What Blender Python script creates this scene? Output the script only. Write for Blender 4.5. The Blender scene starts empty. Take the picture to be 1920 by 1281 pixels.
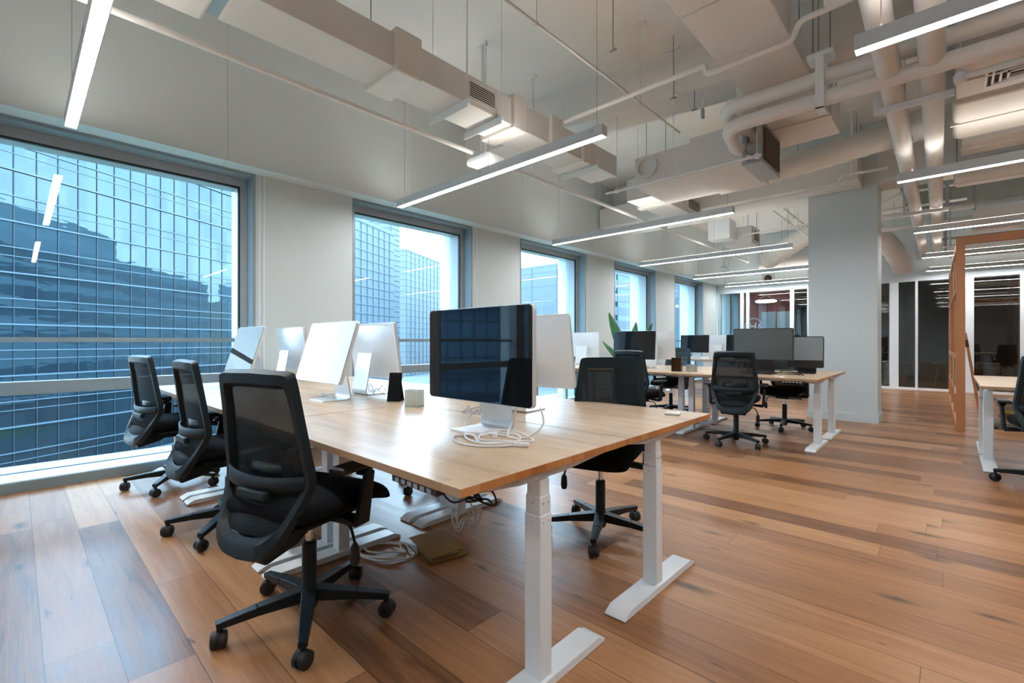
import bpy, bmesh, math, random
from mathutils import Vector, Matrix
random.seed(7)
S = bpy.context.scene
COL = S.collection
PI = math.pi

# ------------------------------------------------------------------ camera
TH = math.atan(820 / 873.0)
cam_d = bpy.data.cameras.new('camera')
cam_d.sensor_width = 36.0
cam_d.lens = 873.0 / 1920.0 * 36.0
cam_d.clip_start = 0.05
cam_d.clip_end = 1200
cam = bpy.data.objects.new('camera', cam_d)
COL.objects.link(cam)
cam.location = (0, 0, 1.2)
cam.rotation_euler = (PI / 2, 0, TH)
S.camera = cam

# ------------------------------------------------------------------ view
S.view_settings.view_transform = 'Standard'
S.view_settings.look = 'None'
S.view_settings.gamma = 1
S.view_settings.use_curve_mapping = False
S.view_settings.exposure = 2.25

# ------------------------------------------------------------------ sky (bright overcast)
W = bpy.data.worlds.new('sky')
S.world = W
W.use_nodes = True
wn = W.node_tree
wn.nodes.clear()
w_o = wn.nodes.new('ShaderNodeOutputWorld')
w_b = wn.nodes.new('ShaderNodeBackground')
w_t = wn.nodes.new('ShaderNodeTexCoord')
w_s = wn.nodes.new('ShaderNodeSeparateXYZ')
w_r = wn.nodes.new('ShaderNodeValToRGB')
wn.links.new(w_t.outputs['Generated'], w_s.inputs[0])
wn.links.new(w_s.outputs['Z'], w_r.inputs[0])
wn.links.new(w_r.outputs[0], w_b.inputs[0])
wn.links.new(w_b.outputs[0], w_o.inputs[0])
e = w_r.color_ramp.elements
e[0].position = 0.0; e[0].color = (0.80, 0.92, 1.0, 1)
e[1].position = 0.6; e[1].color = (0.42, 0.68, 1.0, 1)
w_b.inputs[1].default_value = 3.6

LAMP = 16.0            # radiance of the pendant diffusers

# ------------------------------------------------------------------ helpers
class MB:
    def __init__(s):
        s.v = []; s.f = []
    def add(s, vs, fs):
        n = len(s.v)
        s.v += [tuple(v) for v in vs]
        s.f += [tuple(i + n for i in f) for f in fs]
        return s
    def box(s, x0, x1, y0, y1, z0, z1, M=None):
        vs = [Vector(p) for p in ((x0,y0,z0),(x1,y0,z0),(x1,y1,z0),(x0,y1,z0),(x0,y0,z1),(x1,y0,z1),(x1,y1,z1),(x0,y1,z1))]
        if M: vs = [M @ v for v in vs]
        return s.add(vs, [(0,3,2,1),(4,5,6,7),(0,1,5,4),(1,2,6,5),(2,3,7,6),(3,0,4,7)])
    def prism(s, poly, axis, a, b, M=None):
        """poly: 2D points; extruded along axis ('x','y','z') from a to b"""
        def P(p, t):
            if axis == 'x': return Vector((t, p[0], p[1]))
            if axis == 'y': return Vector((p[0], t, p[1]))
            return Vector((p[0], p[1], t))
        n = len(poly)
        vs = [P(p, a) for p in poly] + [P(p, b) for p in poly]
        if M: vs = [M @ v for v in vs]
        fs = [tuple(range(n))[::-1], tuple(range(n, 2*n))] + [(i, (i+1) % n, n + (i+1) % n, n + i) for i in range(n)]
        return s.add(vs, fs)
    def tube(s, pts, r, seg=10, close=False, caps=True):
        pts = [Vector(p) for p in pts]
        n = len(pts)
        rr = r if isinstance(r, (list, tuple)) else [r] * n
        T = []
        for i in range(n):
            if close: t = pts[(i+1) % n] - pts[i-1]
            else: t = pts[min(i+1, n-1)] - pts[max(i-1, 0)]
            T.append(t.normalized() if t.length > 1e-9 else Vector((0,0,1)))
        up = Vector((0,0,1)) if abs(T[0].z) < 0.9 else Vector((1,0,0))
        N = (up - T[0] * up.dot(T[0])).normalized()
        vs = []
        for i in range(n):
            N = (N - T[i] * N.dot(T[i]))
            N = N.normalized() if N.length > 1e-6 else Vector((1,0,0))
            B = T[i].cross(N)
            for k in range(seg):
                a = 2*PI*k/seg
                vs.append(pts[i] + (N*math.cos(a) + B*math.sin(a)) * rr[i])
        fs = []
        m = n if close else n-1
        for i in range(m):
            j = (i+1) % n
            for k in range(seg):
                l = (k+1) % seg
                fs.append((i*seg+k, i*seg+l, j*seg+l, j*seg+k))
        if not close and caps:
            fs.append(tuple(range(seg))[::-1]); fs.append(tuple((n-1)*seg + k for k in range(seg)))
        return s.add(vs, fs)
    def beam(s, p0, p1, w0, h0, w1, h1, up=(0,0,1)):
        p0 = Vector(p0); p1 = Vector(p1); t = (p1-p0).normalized(); u = Vector(up)
        sd = t.cross(u).normalized(); u = sd.cross(t).normalized()
        vs = []
        for p, w, h in ((p0,w0,h0),(p1,w1,h1)):
            for a, b in ((-1,-1),(1,-1),(1,1),(-1,1)):
                vs.append(p + sd*a*w/2 + u*b*h/2)
        return s.add(vs, [(3,2,1,0),(4,5,6,7),(0,1,5,4),(1,2,6,5),(2,3,7,6),(3,0,4,7)])
    def lathe(s, prof, c=(0,0,0), seg=20, M=None):
        vs = []; n = len(prof)
        for r, z in prof:
            for k in range(seg):
                a = 2*PI*k/seg
                v = Vector((c[0]+r*math.cos(a), c[1]+r*math.sin(a), c[2]+z))
                vs.append(M @ v if M else v)
        fs = [(i*seg+k, i*seg+(k+1) % seg, (i+1)*seg+(k+1) % seg, (i+1)*seg+k) for i in range(n-1) for k in range(seg)]
        fs.append(tuple(range(seg))[::-1]); fs.append(tuple((n-1)*seg+k for k in range(seg)))
        return s.add(vs, fs)
    def grid(s, fn, nu, nv, thick=None):
        """fn(u,v)->Vector u,v in 0..1; optional thickness vector fn"""
        vs = [fn(i/nu, j/nv) for j in range(nv+1) for i in range(nu+1)]
        fs = [(j*(nu+1)+i, j*(nu+1)+i+1, (j+1)*(nu+1)+i+1, (j+1)*(nu+1)+i) for j in range(nv) for i in range(nu)]
        return s.add(vs, fs)
    def build(s, name, mat, parent=None, bevel=0, smooth=True, solid=0, sub=0, seg=2, ang=0.6, loc=None, rot=None):
        me = bpy.data.meshes.new(name)
        me.from_pydata(s.v, [], s.f)
        me.validate()
        bm = bmesh.new(); bm.from_mesh(me)
        bmesh.ops.recalc_face_normals(bm, faces=bm.faces)
        bm.to_mesh(me); bm.free()
        if smooth:
            me.shade_smooth()
            me.set_sharp_from_angle(angle=ang)
        me.materials.append(mat)
        o = bpy.data.objects.new(name, me)
        COL.objects.link(o)
        if parent: o.parent = parent
        if loc: o.location = loc
        if rot: o.rotation_euler = rot
        if solid:
            m = o.modifiers.new('thickness', 'SOLIDIFY'); m.thickness = solid; m.offset = 0
        if sub:
            m = o.modifiers.new('subdivision', 'SUBSURF'); m.levels = sub; m.render_levels = sub
        if bevel:
            m = o.modifiers.new('bevel', 'BEVEL'); m.width = bevel; m.segments = seg; m.limit_method = 'ANGLE'; m.angle_limit = 0.6
            m.harden_normals = True
        return o

def tag(o, label=None, cat=None, group=None, kind=None):
    if label: o['label'] = label
    if cat: o['category'] = cat
    if group: o['group'] = group
    if kind: o['kind'] = kind
    return o

def thing(name, label, cat, loc=(0,0,0), rz=0, group=None):
    o = bpy.data.objects.new(name, None)
    o.empty_display_size = 0.1
    COL.objects.link(o)
    o.location = loc; o.rotation_euler = (0, 0, rz)
    return tag(o, label, cat, group)

def copy_tree(o, parent=None):
    c = o.copy(); COL.objects.link(c)
    if parent: c.parent = parent
    for ch in list(KIDS.get(o.name, [])):
        copy_tree(ch, c)
    return c
KIDS = {}
def index_children():
    KIDS.clear()
    for ob in COL.objects:
        if ob.parent: KIDS.setdefault(ob.parent.name, []).append(ob)

def instance(proto, label, loc, rz, group=None):
    index_children()
    c = copy_tree(proto)
    c.location = loc; c.rotation_euler = (0, 0, rz)
    c['label'] = label
    if group: c['group'] = group
    return c

def round_path(pts, r, n=6):
    """polyline with filleted corners"""
    P = [Vector(p) for p in pts]
    out = [P[0]]
    for i in range(1, len(P)-1):
        a, b, c = P[i-1], P[i], P[i+1]
        d1 = (a-b); d2 = (c-b)
        rr = min(r, d1.length*0.49, d2.length*0.49)
        s_, e_ = b + d1.normalized()*rr, b + d2.normalized()*rr
        for k in range(n+1):
            t = k/n
            out.append(s_*(1-t)**2 + b*2*t*(1-t) + e_*t**2)
    out.append(P[-1])
    return out

def catmull(P, n=8, close=False):
    P = [Vector(p) for p in P]; m = len(P); out = []
    rng = range(m) if close else range(m-1)
    for i in rng:
        g = lambda k: P[k % m] if close else P[max(0, min(m-1, k))]
        p0, p1, p2, p3 = g(i-1), g(i), g(i+1), g(i+2)
        for k in range(n):
            t = k/n
            out.append(0.5*((2*p1)+(p2-p0)*t+(2*p0-5*p1+4*p2-p3)*t*t+(3*p1-p0-3*p2+p3)*t**3))
    if not close: out.append(P[-1])
    return out

# ------------------------------------------------------------------ materials
def new_mat(name):
    m = bpy.data.materials.new(name); m.use_nodes = True
    nt = m.node_tree
    return m, nt, nt.nodes['Principled BSDF']

def flat(name, c, rough=0.5, metal=0, bump=0, bscale=40, spec=0.5, coat=0, var=0, vscale=3):
    m, nt, b = new_mat(name)
    b.inputs['Base Color'].default_value = (*c, 1)
    b.inputs['Roughness'].default_value = rough
    b.inputs['Metallic'].default_value = metal
    b.inputs['Specular IOR Level'].default_value = spec
    if coat:
        b.inputs['Coat Weight'].default_value = coat; b.inputs['Coat Roughness'].default_value = 0.1
    tc = nt.nodes.new('ShaderNodeTexCoord')
    if bump:
        n = nt.nodes.new('ShaderNodeTexNoise'); n.inputs['Scale'].default_value = bscale; n.inputs['Detail'].default_value = 4
        nt.links.new(tc.outputs['Object'], n.inputs['Vector'])
        bp = nt.nodes.new('ShaderNodeBump'); bp.inputs['Strength'].default_value = bump; bp.inputs['Distance'].default_value = 0.02
        nt.links.new(n.outputs['Fac'], bp.inputs['Height']); nt.links.new(bp.outputs[0], b.inputs['Normal'])
    if var:
        n = nt.nodes.new('ShaderNodeTexNoise'); n.inputs['Scale'].default_value = vscale; n.inputs['Detail'].default_value = 5
        nt.links.new(tc.outputs['Object'], n.inputs['Vector'])
        mx = nt.nodes.new('ShaderNodeMix'); mx.data_type = 'RGBA'
        mx.inputs['A'].default_value = (*[x*(1-var) for x in c], 1); mx.inputs['B'].default_value = (*[min(1, x*(1+var)) for x in c], 1)
        nt.links.new(n.outputs['Fac'], mx.inputs['Factor']); nt.links.new(mx.outputs['Result'], b.inputs['Base Color'])
    return m

def emit(name, c, s):
    m, nt, b = new_mat(name)
    b.inputs['Base Color'].default_value = (0.9, 0.9, 0.9, 1)
    b.inputs['Emission Color'].default_value = (*c, 1)
    b.inputs['Emission Strength'].default_value = s
    return m

def clear(name, tint=(0.93, 0.98, 1.0), ior=1.45, rough=0.0, extra=0.0, body=None, bodyf=0.0):
    m = bpy.data.materials.new(name); m.use_nodes = True
    nt = m.node_tree; nt.nodes.clear()
    o = nt.nodes.new('ShaderNodeOutputMaterial')
    t = nt.nodes.new('ShaderNodeBsdfTransparent'); t.inputs[0].default_value = (*tint, 1)
    g = nt.nodes.new('ShaderNodeBsdfGlossy'); g.inputs['Roughness'].default_value = rough
    lw = nt.nodes.new('ShaderNodeLayerWeight'); lw.inputs['Blend'].default_value = 0.5
    f0 = ((ior-1)/(ior+1))**2
    mx = nt.nodes.new('ShaderNodeMixShader')
    src = math_node(nt, 'MULTIPLY_ADD', math_node(nt, 'POWER', lw.outputs['Facing'], 5.0), 1-f0, f0)
    if extra:
        a = nt.nodes.new('ShaderNodeMath'); a.operation = 'ADD'; a.use_clamp = True
        a.inputs[1].default_value = extra; nt.links.new(src, a.inputs[0]); src = a.outputs[0]
    nt.links.new(src, mx.inputs[0])
    base = t.outputs[0]
    if body:
        d = nt.nodes.new('ShaderNodeBsdfDiffuse'); d.inputs[0].default_value = (*body, 1)
        m2 = nt.nodes.new('ShaderNodeMixShader'); m2.inputs[0].default_value = bodyf
        nt.links.new(t.outputs[0], m2.inputs[1]); nt.links.new(d.outputs[0], m2.inputs[2]); base = m2.outputs[0]
    nt.links.new(base, mx.inputs[1]); nt.links.new(g.outputs[0], mx.inputs[2])
    nt.links.new(mx.outputs[0], o.inputs[0])
    return m

def math_node(nt, op, a, b=None, c=None):
    n = nt.nodes.new('ShaderNodeMath'); n.operation = op
    for i, x in enumerate((a, b, c)):
        if x is None: continue
        if isinstance(x, (int, float)): n.inputs[i].default_value = x
        else: nt.links.new(x, n.inputs[i])
    return n.outputs[0]

def planks(name, pitch, length, y0, cols, rough, seam=0.0035, seamdark=0.35, knots=True, grain=1.0, along='x', spec=0.5, tonemix=0.75):
    m, nt, b = new_mat(name)
    L = nt.links.new
    tc = nt.nodes.new('ShaderNodeTexCoord')
    sp = nt.nodes.new('ShaderNodeSeparateXYZ'); L(tc.outputs['Object'], sp.inputs[0])
    X = sp.outputs['X'] if along == 'x' else sp.outputs['Y']
    Y = sp.outputs['Y'] if along == 'x' else sp.outputs['X']
    ys = math_node(nt, 'DIVIDE', math_node(nt, 'SUBTRACT', Y, y0), pitch)
    row = math_node(nt, 'FLOOR', ys)
    fy = math_node(nt, 'SUBTRACT', ys, row)
    w1 = nt.nodes.new('ShaderNodeTexWhiteNoise'); w1.noise_dimensions = '1D'; L(row, w1.inputs['W'])
    xs = math_node(nt, 'ADD', math_node(nt, 'DIVIDE', X, length), math_node(nt, 'MULTIPLY', w1.outputs['Value'], 7.3))
    idx = math_node(nt, 'FLOOR', xs)
    fx = math_node(nt, 'SUBTRACT', xs, idx)
    cb = nt.nodes.new('ShaderNodeCombineXYZ'); L(row, cb.inputs[0]); L(idx, cb.inputs[1])
    w2 = nt.nodes.new('ShaderNodeTexWhiteNoise'); w2.noise_dimensions = '3D'; L(cb.outputs[0], w2.inputs['Vector'])
    rnd = w2.outputs['Value']
    # grain coordinates shifted per plank
    gx = math_node(nt, 'ADD', X, math_node(nt, 'MULTIPLY', rnd, 37.0))
    gy = math_node(nt, 'ADD', Y, math_node(nt, 'MULTIPLY', rnd, 11.0))
    g3 = nt.nodes.new('ShaderNodeCombineXYZ'); L(math_node(nt, 'MULTIPLY', gx, 1.1*grain), g3.inputs[0]); L(math_node(nt, 'MULTIPLY', gy, 14*grain), g3.inputs[1])
    n1 = nt.nodes.new('ShaderNodeTexNoise'); n1.inputs['Scale'].default_value = 1.5; n1.inputs['Detail'].default_value = 8; n1.inputs['Roughness'].default_value = 0.62
    n1.inputs['Distortion'].default_value = 0.8
    L(g3.outputs[0], n1.inputs['Vector'])
    g4 = nt.nodes.new('ShaderNodeCombineXYZ'); L(math_node(nt, 'MULTIPLY', gx, 4*grain), g4.inputs[0]); L(math_node(nt, 'MULTIPLY', gy, 120*grain), g4.inputs[1])
    n2 = nt.nodes.new('ShaderNodeTexNoise'); n2.inputs['Scale'].default_value = 1.0; n2.inputs['Detail'].default_value = 4
    L(g4.outputs[0], n2.inputs['Vector'])
    tone = math_node(nt, 'ADD', math_node(nt, 'MULTIPLY', rnd, tonemix),
                     math_node(nt, 'ADD', math_node(nt, 'MULTIPLY', n1.outputs['Fac'], 0.95), math_node(nt, 'MULTIPLY', n2.outputs['Fac'], 0.25)))
    tone = math_node(nt, 'SUBTRACT', tone, 0.22+tonemix*0.25)
    rp = nt.nodes.new('ShaderNodeValToRGB')
    el = rp.color_ramp.elements
    el[0].position = 0.1; el[0].color = (*cols[0], 1)
    el[1].position = 1.0; el[1].color = (*cols[-1], 1)
    for k, c in enumerate(cols[1:-1]):
        q = el.new(0.1+0.9*(k+1)/(len(cols)-1)); q.color = (*c, 1)
    L(tone, rp.inputs[0])
    col = rp.outputs[0]
    if knots:
        # sparse dark knots and checks
        v3 = nt.nodes.new('ShaderNodeCombineXYZ'); L(math_node(nt, 'MULTIPLY', gx, 1.5), v3.inputs[0]); L(math_node(nt, 'MULTIPLY', gy, 4.2), v3.inputs[1])
        nd = nt.nodes.new('ShaderNodeTexNoise'); nd.inputs['Scale'].default_value = 7
        L(g3.outputs[0], nd.inputs['Vector'])
        mxv = nt.nodes.new('ShaderNodeMix'); mxv.data_type = 'VECTOR'; mxv.inputs['Factor'].default_value = 0.16
        L(v3.outputs[0], mxv.inputs['A']); L(nd.outputs['Color'], mxv.inputs['B'])
        vo = nt.nodes.new('ShaderNodeTexVoronoi'); vo.voronoi_dimensions = '2D'; vo.inputs['Scale'].default_value = 1.15
        L(mxv.outputs['Result'], vo.inputs['Vector'])
        vc = nt.nodes.new('ShaderNodeSeparateColor'); L(vo.outputs['Color'], vc.inputs[0])
        lim = math_node(nt, 'MULTIPLY', math_node(nt, 'POWER', vc.outputs[0], 3.0), 0.20)
        mr = nt.nodes.new('ShaderNodeMapRange'); mr.inputs['To Min'].default_value = 1; mr.inputs['To Max'].default_value = 0
        L(vo.outputs['Distance'], mr.inputs['Value']); L(math_node(nt, 'MULTIPLY', lim, 0.25), mr.inputs['From Min']); L(lim, mr.inputs['From Max'])
        mk = nt.nodes.new('ShaderNodeMix'); mk.data_type = 'RGBA'
        L(math_node(nt, 'MULTIPLY', mr.outputs[0], 0.8), mk.inputs['Factor']); L(col, mk.inputs['A']); mk.inputs['B'].default_value = (0.035, 0.022, 0.015, 1)
        col = mk.outputs['Result']
    # seams
    e1 = math_node(nt, 'LESS_THAN', fy, seam/pitch)
    e2 = math_node(nt, 'LESS_THAN', fx, seam*0.8/length)
    sm = math_node(nt, 'MAXIMUM', e1, e2)
    mk = nt.nodes.new('ShaderNodeMix'); mk.data_type = 'RGBA'; mk.blend_type = 'MULTIPLY'
    L(sm, mk.inputs['Factor']); L(col, mk.inputs['A']); mk.inputs['B'].default_value = (seamdark, seamdark*0.9, seamdark*0.8, 1)
    L(mk.outputs['Result'], b.inputs['Base Color'])
    rr = math_node(nt, 'ADD', math_node(nt, 'MULTIPLY', n1.outputs['Fac'], 0.16), rough-0.08)
    L(rr, b.inputs['Roughness'])
    b.inputs['Specular IOR Level'].default_value = spec
    bp = nt.nodes.new('ShaderNodeBump'); bp.inputs['Strength'].default_value = 0.12; bp.inputs['Distance'].default_value = 0.002
    L(math_node(nt, 'SUBTRACT', n2.outputs['Fac'], math_node(nt, 'MULTIPLY', sm, 1.5)), bp.inputs['Height'])
    L(bp.outputs[0], b.inputs['Normal'])
    return m

M = {}
M['floor'] = planks('oak floor', 0.2015, 1.95, 0.0676, [(0.12,0.052,0.024),(0.27,0.125,0.055),(0.38,0.185,0.082),(0.50,0.275,0.135)], 0.32, spec=0.30)
M['desk'] = planks('butcher block', 0.042, 0.34, 0.0, [(0.46,0.32,0.195),(0.56,0.41,0.27),(0.62,0.47,0.32),(0.70,0.55,0.39)], 0.31, seam=0.0005, seamdark=0.8, knots=False, spec=0.22, tonemix=0.5)
M['desk_edge'] = planks('butcher block edge', 0.075, 0.05, 0.0, [(0.34,0.11,0.03),(0.45,0.17,0.05),(0.52,0.22,0.07),(0.60,0.29,0.11)], 0.3, seam=0.0006, seamdark=0.7, knots=False, spec=0.5)
M['wall'] = flat('white paint', (0.63,0.72,0.75), 0.6, bump=0.03, bscale=150)
M['ceiling'] = flat('ceiling paint', (0.76,0.77,0.76), 0.8, bump=0.12, bscale=18, var=0.05, vscale=2)
M['duct'] = flat('painted duct', (0.70,0.70,0.69), 0.55, bump=0.10, bscale=14)
M['wrap'] = flat('foil wrap painted white', (0.74,0.73,0.70), 0.45, bump=0.55, bscale=7)
M['pipe'] = flat('white pipe', (0.78,0.79,0.79), 0.4, bump=0.03, bscale=20)
M['white_metal'] = flat('white powder coat', (0.80,0.86,0.90), 0.35)
M['bar'] = flat('grey white lamp body', (0.62,0.68,0.72), 0.45)
M['frame'] = flat('grey aluminium frame', (0.27,0.355,0.39), 0.45, metal=0.15)
M['frame_light'] = flat('pale aluminium frame', (0.46,0.53,0.57), 0.4, metal=0.15)
M['gasket'] = flat('black gasket', (0.015,0.02,0.022), 0.5)
M['sill'] = flat('pale sill', (0.55,0.60,0.63), 0.35)
M['black'] = flat('black nylon', (0.005,0.010,0.013), 0.42, bump=0.05, bscale=200, spec=0.35)
M['grey_black'] = flat('charcoal nylon', (0.008,0.018,0.024), 0.45, bump=0.08, bscale=250, spec=0.3)
M['fabric'] = flat('black fabric', (0.008,0.009,0.011), 0.95, bump=0.3, bscale=300, spec=0.15)
M['rubber'] = flat('black rubber', (0.012,0.013,0.015), 0.55)
M['chrome'] = flat('chrome', (0.8,0.8,0.8), 0.12, metal=1)
M['alu'] = flat('brushed aluminium', (0.74,0.77,0.79), 0.30, metal=0.25)
M['glass_black'] = flat('black screen glass', (0.006,0.007,0.009), 0.03, spec=0.42)
M['glare_screen'] = flat('screen with painted reflection', (0.24,0.29,0.31), 0.3, spec=0.8)  # pale base colour stands in for light reflected in the screen
M['mirror_glass'] = flat('blue mirror glass', (0.22,0.36,0.48), 0.1, metal=1)
M['matte_screen'] = flat('matte grey screen', (0.055,0.065,0.062), 0.34, spec=0.9)
M['black_plastic'] = flat('black plastic', (0.02,0.02,0.022), 0.35)
M['steel'] = flat('galvanised steel', (0.42,0.46,0.50), 0.4, metal=0.6)
M['dark_steel'] = flat('dull steel rod', (0.30,0.31,0.32), 0.5, metal=0.4)
M['cable'] = flat('white cable', (0.78,0.79,0.80), 0.4)
M['dark_cable'] = flat('black cable', (0.01,0.01,0.012), 0.45)
M['lamp'] = emit('lamp diffuser', (0.99, 0.96, 0.95), LAMP)
M['lamp_up'] = emit('lamp upper diffuser', (1.0, 0.91, 0.81), 3.6)
M['ring_lamp'] = emit('ring lamp diffuser', (0.85, 0.95, 1.0), 3.5)
M['pane'] = clear('window glass', (0.90,0.965,0.98), 1.4)
M['partition_glass'] = clear('partition glass', (0.72,0.74,0.72), 1.5, extra=0.05)
M['acrylic'] = clear('clear acrylic', (0.86,0.88,0.86), 1.45, rough=0.05, extra=0.08, body=(0.75,0.78,0.76), bodyf=0.35)
M['amber'] = flat('amber plastic', (0.30,0.17,0.012), 0.15, spec=0.8)
M['red'] = flat('red painted wall', (0.36,0.06,0.05), 0.6)
M['brown'] = flat('brown wall panel', (0.075,0.022,0.010), 0.6)
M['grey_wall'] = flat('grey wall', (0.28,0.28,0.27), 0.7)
M['logo'] = flat('white lettering', (0.85,0.85,0.85), 0.5)
M['frost'] = flat('blue grey screen panel', (0.28,0.36,0.42), 0.5)
M['leaf'] = flat('green leaf', (0.035,0.17,0.055), 0.35, var=0.3, vscale=20)
M['stem'] = flat('green stem', (0.08,0.16,0.04), 0.5)
M['soil'] = flat('soil', (0.03,0.02,0.012), 0.9, bump=0.8, bscale=30)
M['pot'] = flat('white planter', (0.6,0.6,0.58), 0.5)
M['oak'] = planks('orange wood frame', 0.3, 3.0, 0.0, [(0.42,0.17,0.075),(0.50,0.22,0.10),(0.56,0.26,0.125)], 0.45, seam=0.0001, seamdark=0.9, knots=False, tonemix=0.2)
M['ply'] = flat('tan board', (0.36,0.29,0.18), 0.6, var=0.15, vscale=6)
M['grille_dark'] = flat('dark grille void', (0.05,0.035,0.02), 0.8)
M['filter'] = flat('brown filter', (0.10,0.08,0.055), 0.8, bump=0.5, bscale=120)

def mesh_fabric():
    m = bpy.data.materials.new('chair mesh'); m.use_nodes = True
    nt = m.node_tree; nt.nodes.clear()
    o = nt.nodes.new('ShaderNodeOutputMaterial')
    t = nt.nodes.new('ShaderNodeBsdfTransparent')
    p = nt.nodes.new('ShaderNodeBsdfPrincipled'); p.inputs['Base Color'].default_value = (0.006,0.012,0.015,1); p.inputs['Roughness'].default_value = 0.7; p.inputs['Specular IOR Level'].default_value = 0.25
    tc = nt.nodes.new('ShaderNodeTexCoord')
    wv = nt.nodes.new('ShaderNodeTexWave'); wv.bands_direction = 'Z'; wv.inputs['Scale'].default_value = 60
    nt.links.new(tc.outputs['Object'], wv.inputs['Vector'])
    mr = nt.nodes.new('ShaderNodeMapRange'); mr.inputs['To Min'].default_value = 0.90; mr.inputs['To Max'].default_value = 0.99
    nt.links.new(wv.outputs['Fac'], mr.inputs['Value'])
    mx = nt.nodes.new('ShaderNodeMixShader')
    nt.links.new(mr.outputs[0], mx.inputs[0]); nt.links.new(t.outputs[0], mx.inputs[1]); nt.links.new(p.outputs[0], mx.inputs[2])
    nt.links.new(mx.outputs[0], o.inputs[0])
    return m
M['mesh'] = mesh_fabric()

def facade_glass(name, tint, rough, body, wob=0.006, wscale=0.35, pw=1.44, ph=1.33):
    """reflective curtain wall glass, each pane tilted and bowed a little"""
    m, nt, b = new_mat(name)
    L = nt.links.new
    b.inputs['Base Color'].default_value = (*tint, 1)
    b.inputs['Metallic'].default_value = 1.0
    b.inputs['Roughness'].default_value = rough
    tc = nt.nodes.new('ShaderNodeTexCoord')
    n = nt.nodes.new('ShaderNodeTexNoise'); n.inputs['Scale'].default_value = wscale; n.inputs['Detail'].default_value = 2
    mp = nt.nodes.new('ShaderNodeMapping'); mp.inputs['Scale'].default_value = (1, 1, 3.2)
    L(tc.outputs['Object'], mp.inputs[0]); L(mp.outputs[0], n.inputs['Vector'])
    bp = nt.nodes.new('ShaderNodeBump'); bp.inputs['Strength'].default_value = 1.0; bp.inputs['Distance'].default_value = wob
    L(n.outputs['Fac'], bp.inputs['Height']); L(bp.outputs[0], b.inputs['Normal'])
    d = nt.nodes.new('ShaderNodeBsdfDiffuse'); d.inputs[0].default_value = (*body, 1)
    # panes differ a little in tone (blinds, rooms behind)
    sp = nt.nodes.new('ShaderNodeSeparateXYZ'); L(tc.outputs['Object'], sp.inputs[0])
    fx = math_node(nt, 'FLOOR', math_node(nt, 'DIVIDE', math_node(nt, 'ADD', sp.outputs['X'], 100.0), pw))
    fz = math_node(nt, 'FLOOR', math_node(nt, 'DIVIDE', math_node(nt, 'SUBTRACT', sp.outputs['Z'], 2.54), ph))
    cb = nt.nodes.new('ShaderNodeCombineXYZ'); L(fx, cb.inputs[0]); L(fz, cb.inputs[1])
    wn_ = nt.nodes.new('ShaderNodeTexWhiteNoise'); wn_.noise_dimensions = '3D'; L(cb.outputs[0], wn_.inputs['Vector'])
    mx = nt.nodes.new('ShaderNodeMixShader')
    mr = nt.nodes.new('ShaderNodeMapRange'); mr.inputs['To Min'].default_value = 0.10; mr.inputs['To Max'].default_value = 0.30
    L(wn_.outputs['Value'], mr.inputs['Value'])
    L(mr.outputs[0], mx.inputs[0])
    L(b.outputs[0], mx.inputs[1]); L(d.outputs[0], mx.inputs[2])
    L(mx.outputs[0], nt.nodes['Material Output'].inputs[0])
    return m
M['facade_glass'] = facade_glass('curtain wall glass', (0.050,0.076,0.086), 0.015, (0.028,0.050,0.062))
M['facade_line'] = flat('curtain wall mullion', (0.02,0.035,0.045), 0.5)
M['facade_ledge'] = flat('curtain wall ledge', (0.08,0.115,0.135), 0.5)
M['own_glass'] = flat('own building glass', (0.12,0.19,0.24), 0.3)
M['own_panel'] = flat('own building panel', (0.42,0.52,0.58), 0.6)
M['pale_panel'] = flat('pale building panel', (0.055,0.085,0.10), 0.7)
M['white_panel'] = flat('white building panel', (0.085,0.11,0.12), 0.7)
M['tower_glass'] = facade_glass('tower glass', (0.028,0.062,0.090), 0.04, (0.006,0.02,0.03))
M['grass'] = flat('grass', (0.05,0.10,0.03), 0.9, var=0.4, vscale=0.2)
M['asphalt'] = flat('asphalt', (0.08,0.085,0.09), 0.9, var=0.15, vscale=0.3)
M['tree'] = flat('tree foliage', (0.03,0.07,0.03), 0.9, bump=1.0, bscale=3, var=0.5, vscale=1.5)
M['bark'] = flat('bark', (0.05,0.035,0.025), 0.9)
M['red_car'] = flat('red paint', (0.4,0.02,0.02), 0.3)
#@@STRUCT
# ================================================================== SETTING
def struct(name, mb, mat, **k):
    o = mb.build(name, mat, **k)
    o['kind'] = 'structure'
    return o

XW = -5.39          # inner face of the window wall
XG = -5.75          # glass plane
XO = -6.10          # outer face
ZC = 4.40           # slab soffit
YB, YF, YE = -5.0, 15.3, 19.2
XR = 7.0

struct('floor', MB().box(XO, XR+0.2, YB-0.2, YE+0.2, -0.2, 0), M['floor'], smooth=False)
struct('ceiling', MB().box(XO, XR+0.2, YB-0.2, YE+0.2, ZC, ZC+0.25), M['ceiling'], smooth=False)
struct('wall_back', MB().box(XO, XR+0.2, YB-0.2, YB, 0, ZC), M['wall'], smooth=False)
struct('wall_right', MB().box(XR, XR+0.2, YB, YE, 0, ZC), M['wall'], smooth=False)
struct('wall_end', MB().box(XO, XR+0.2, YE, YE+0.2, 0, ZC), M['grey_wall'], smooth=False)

WIN = []
for k in range(-2, 7):
    a = -0.24 + 3.09*k; b = a + 1.985
    if b < YE: WIN.append((a, b))
mb = MB()
prev = YB-0.2
for a, b in WIN:
    mb.box(XO, XW, prev, a, 0, 2.98)
    prev = b
mb.box(XO, XW, prev, YE, 0, 2.98)
struct('wall_left', mb, M['wall'], smooth=False)
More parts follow.
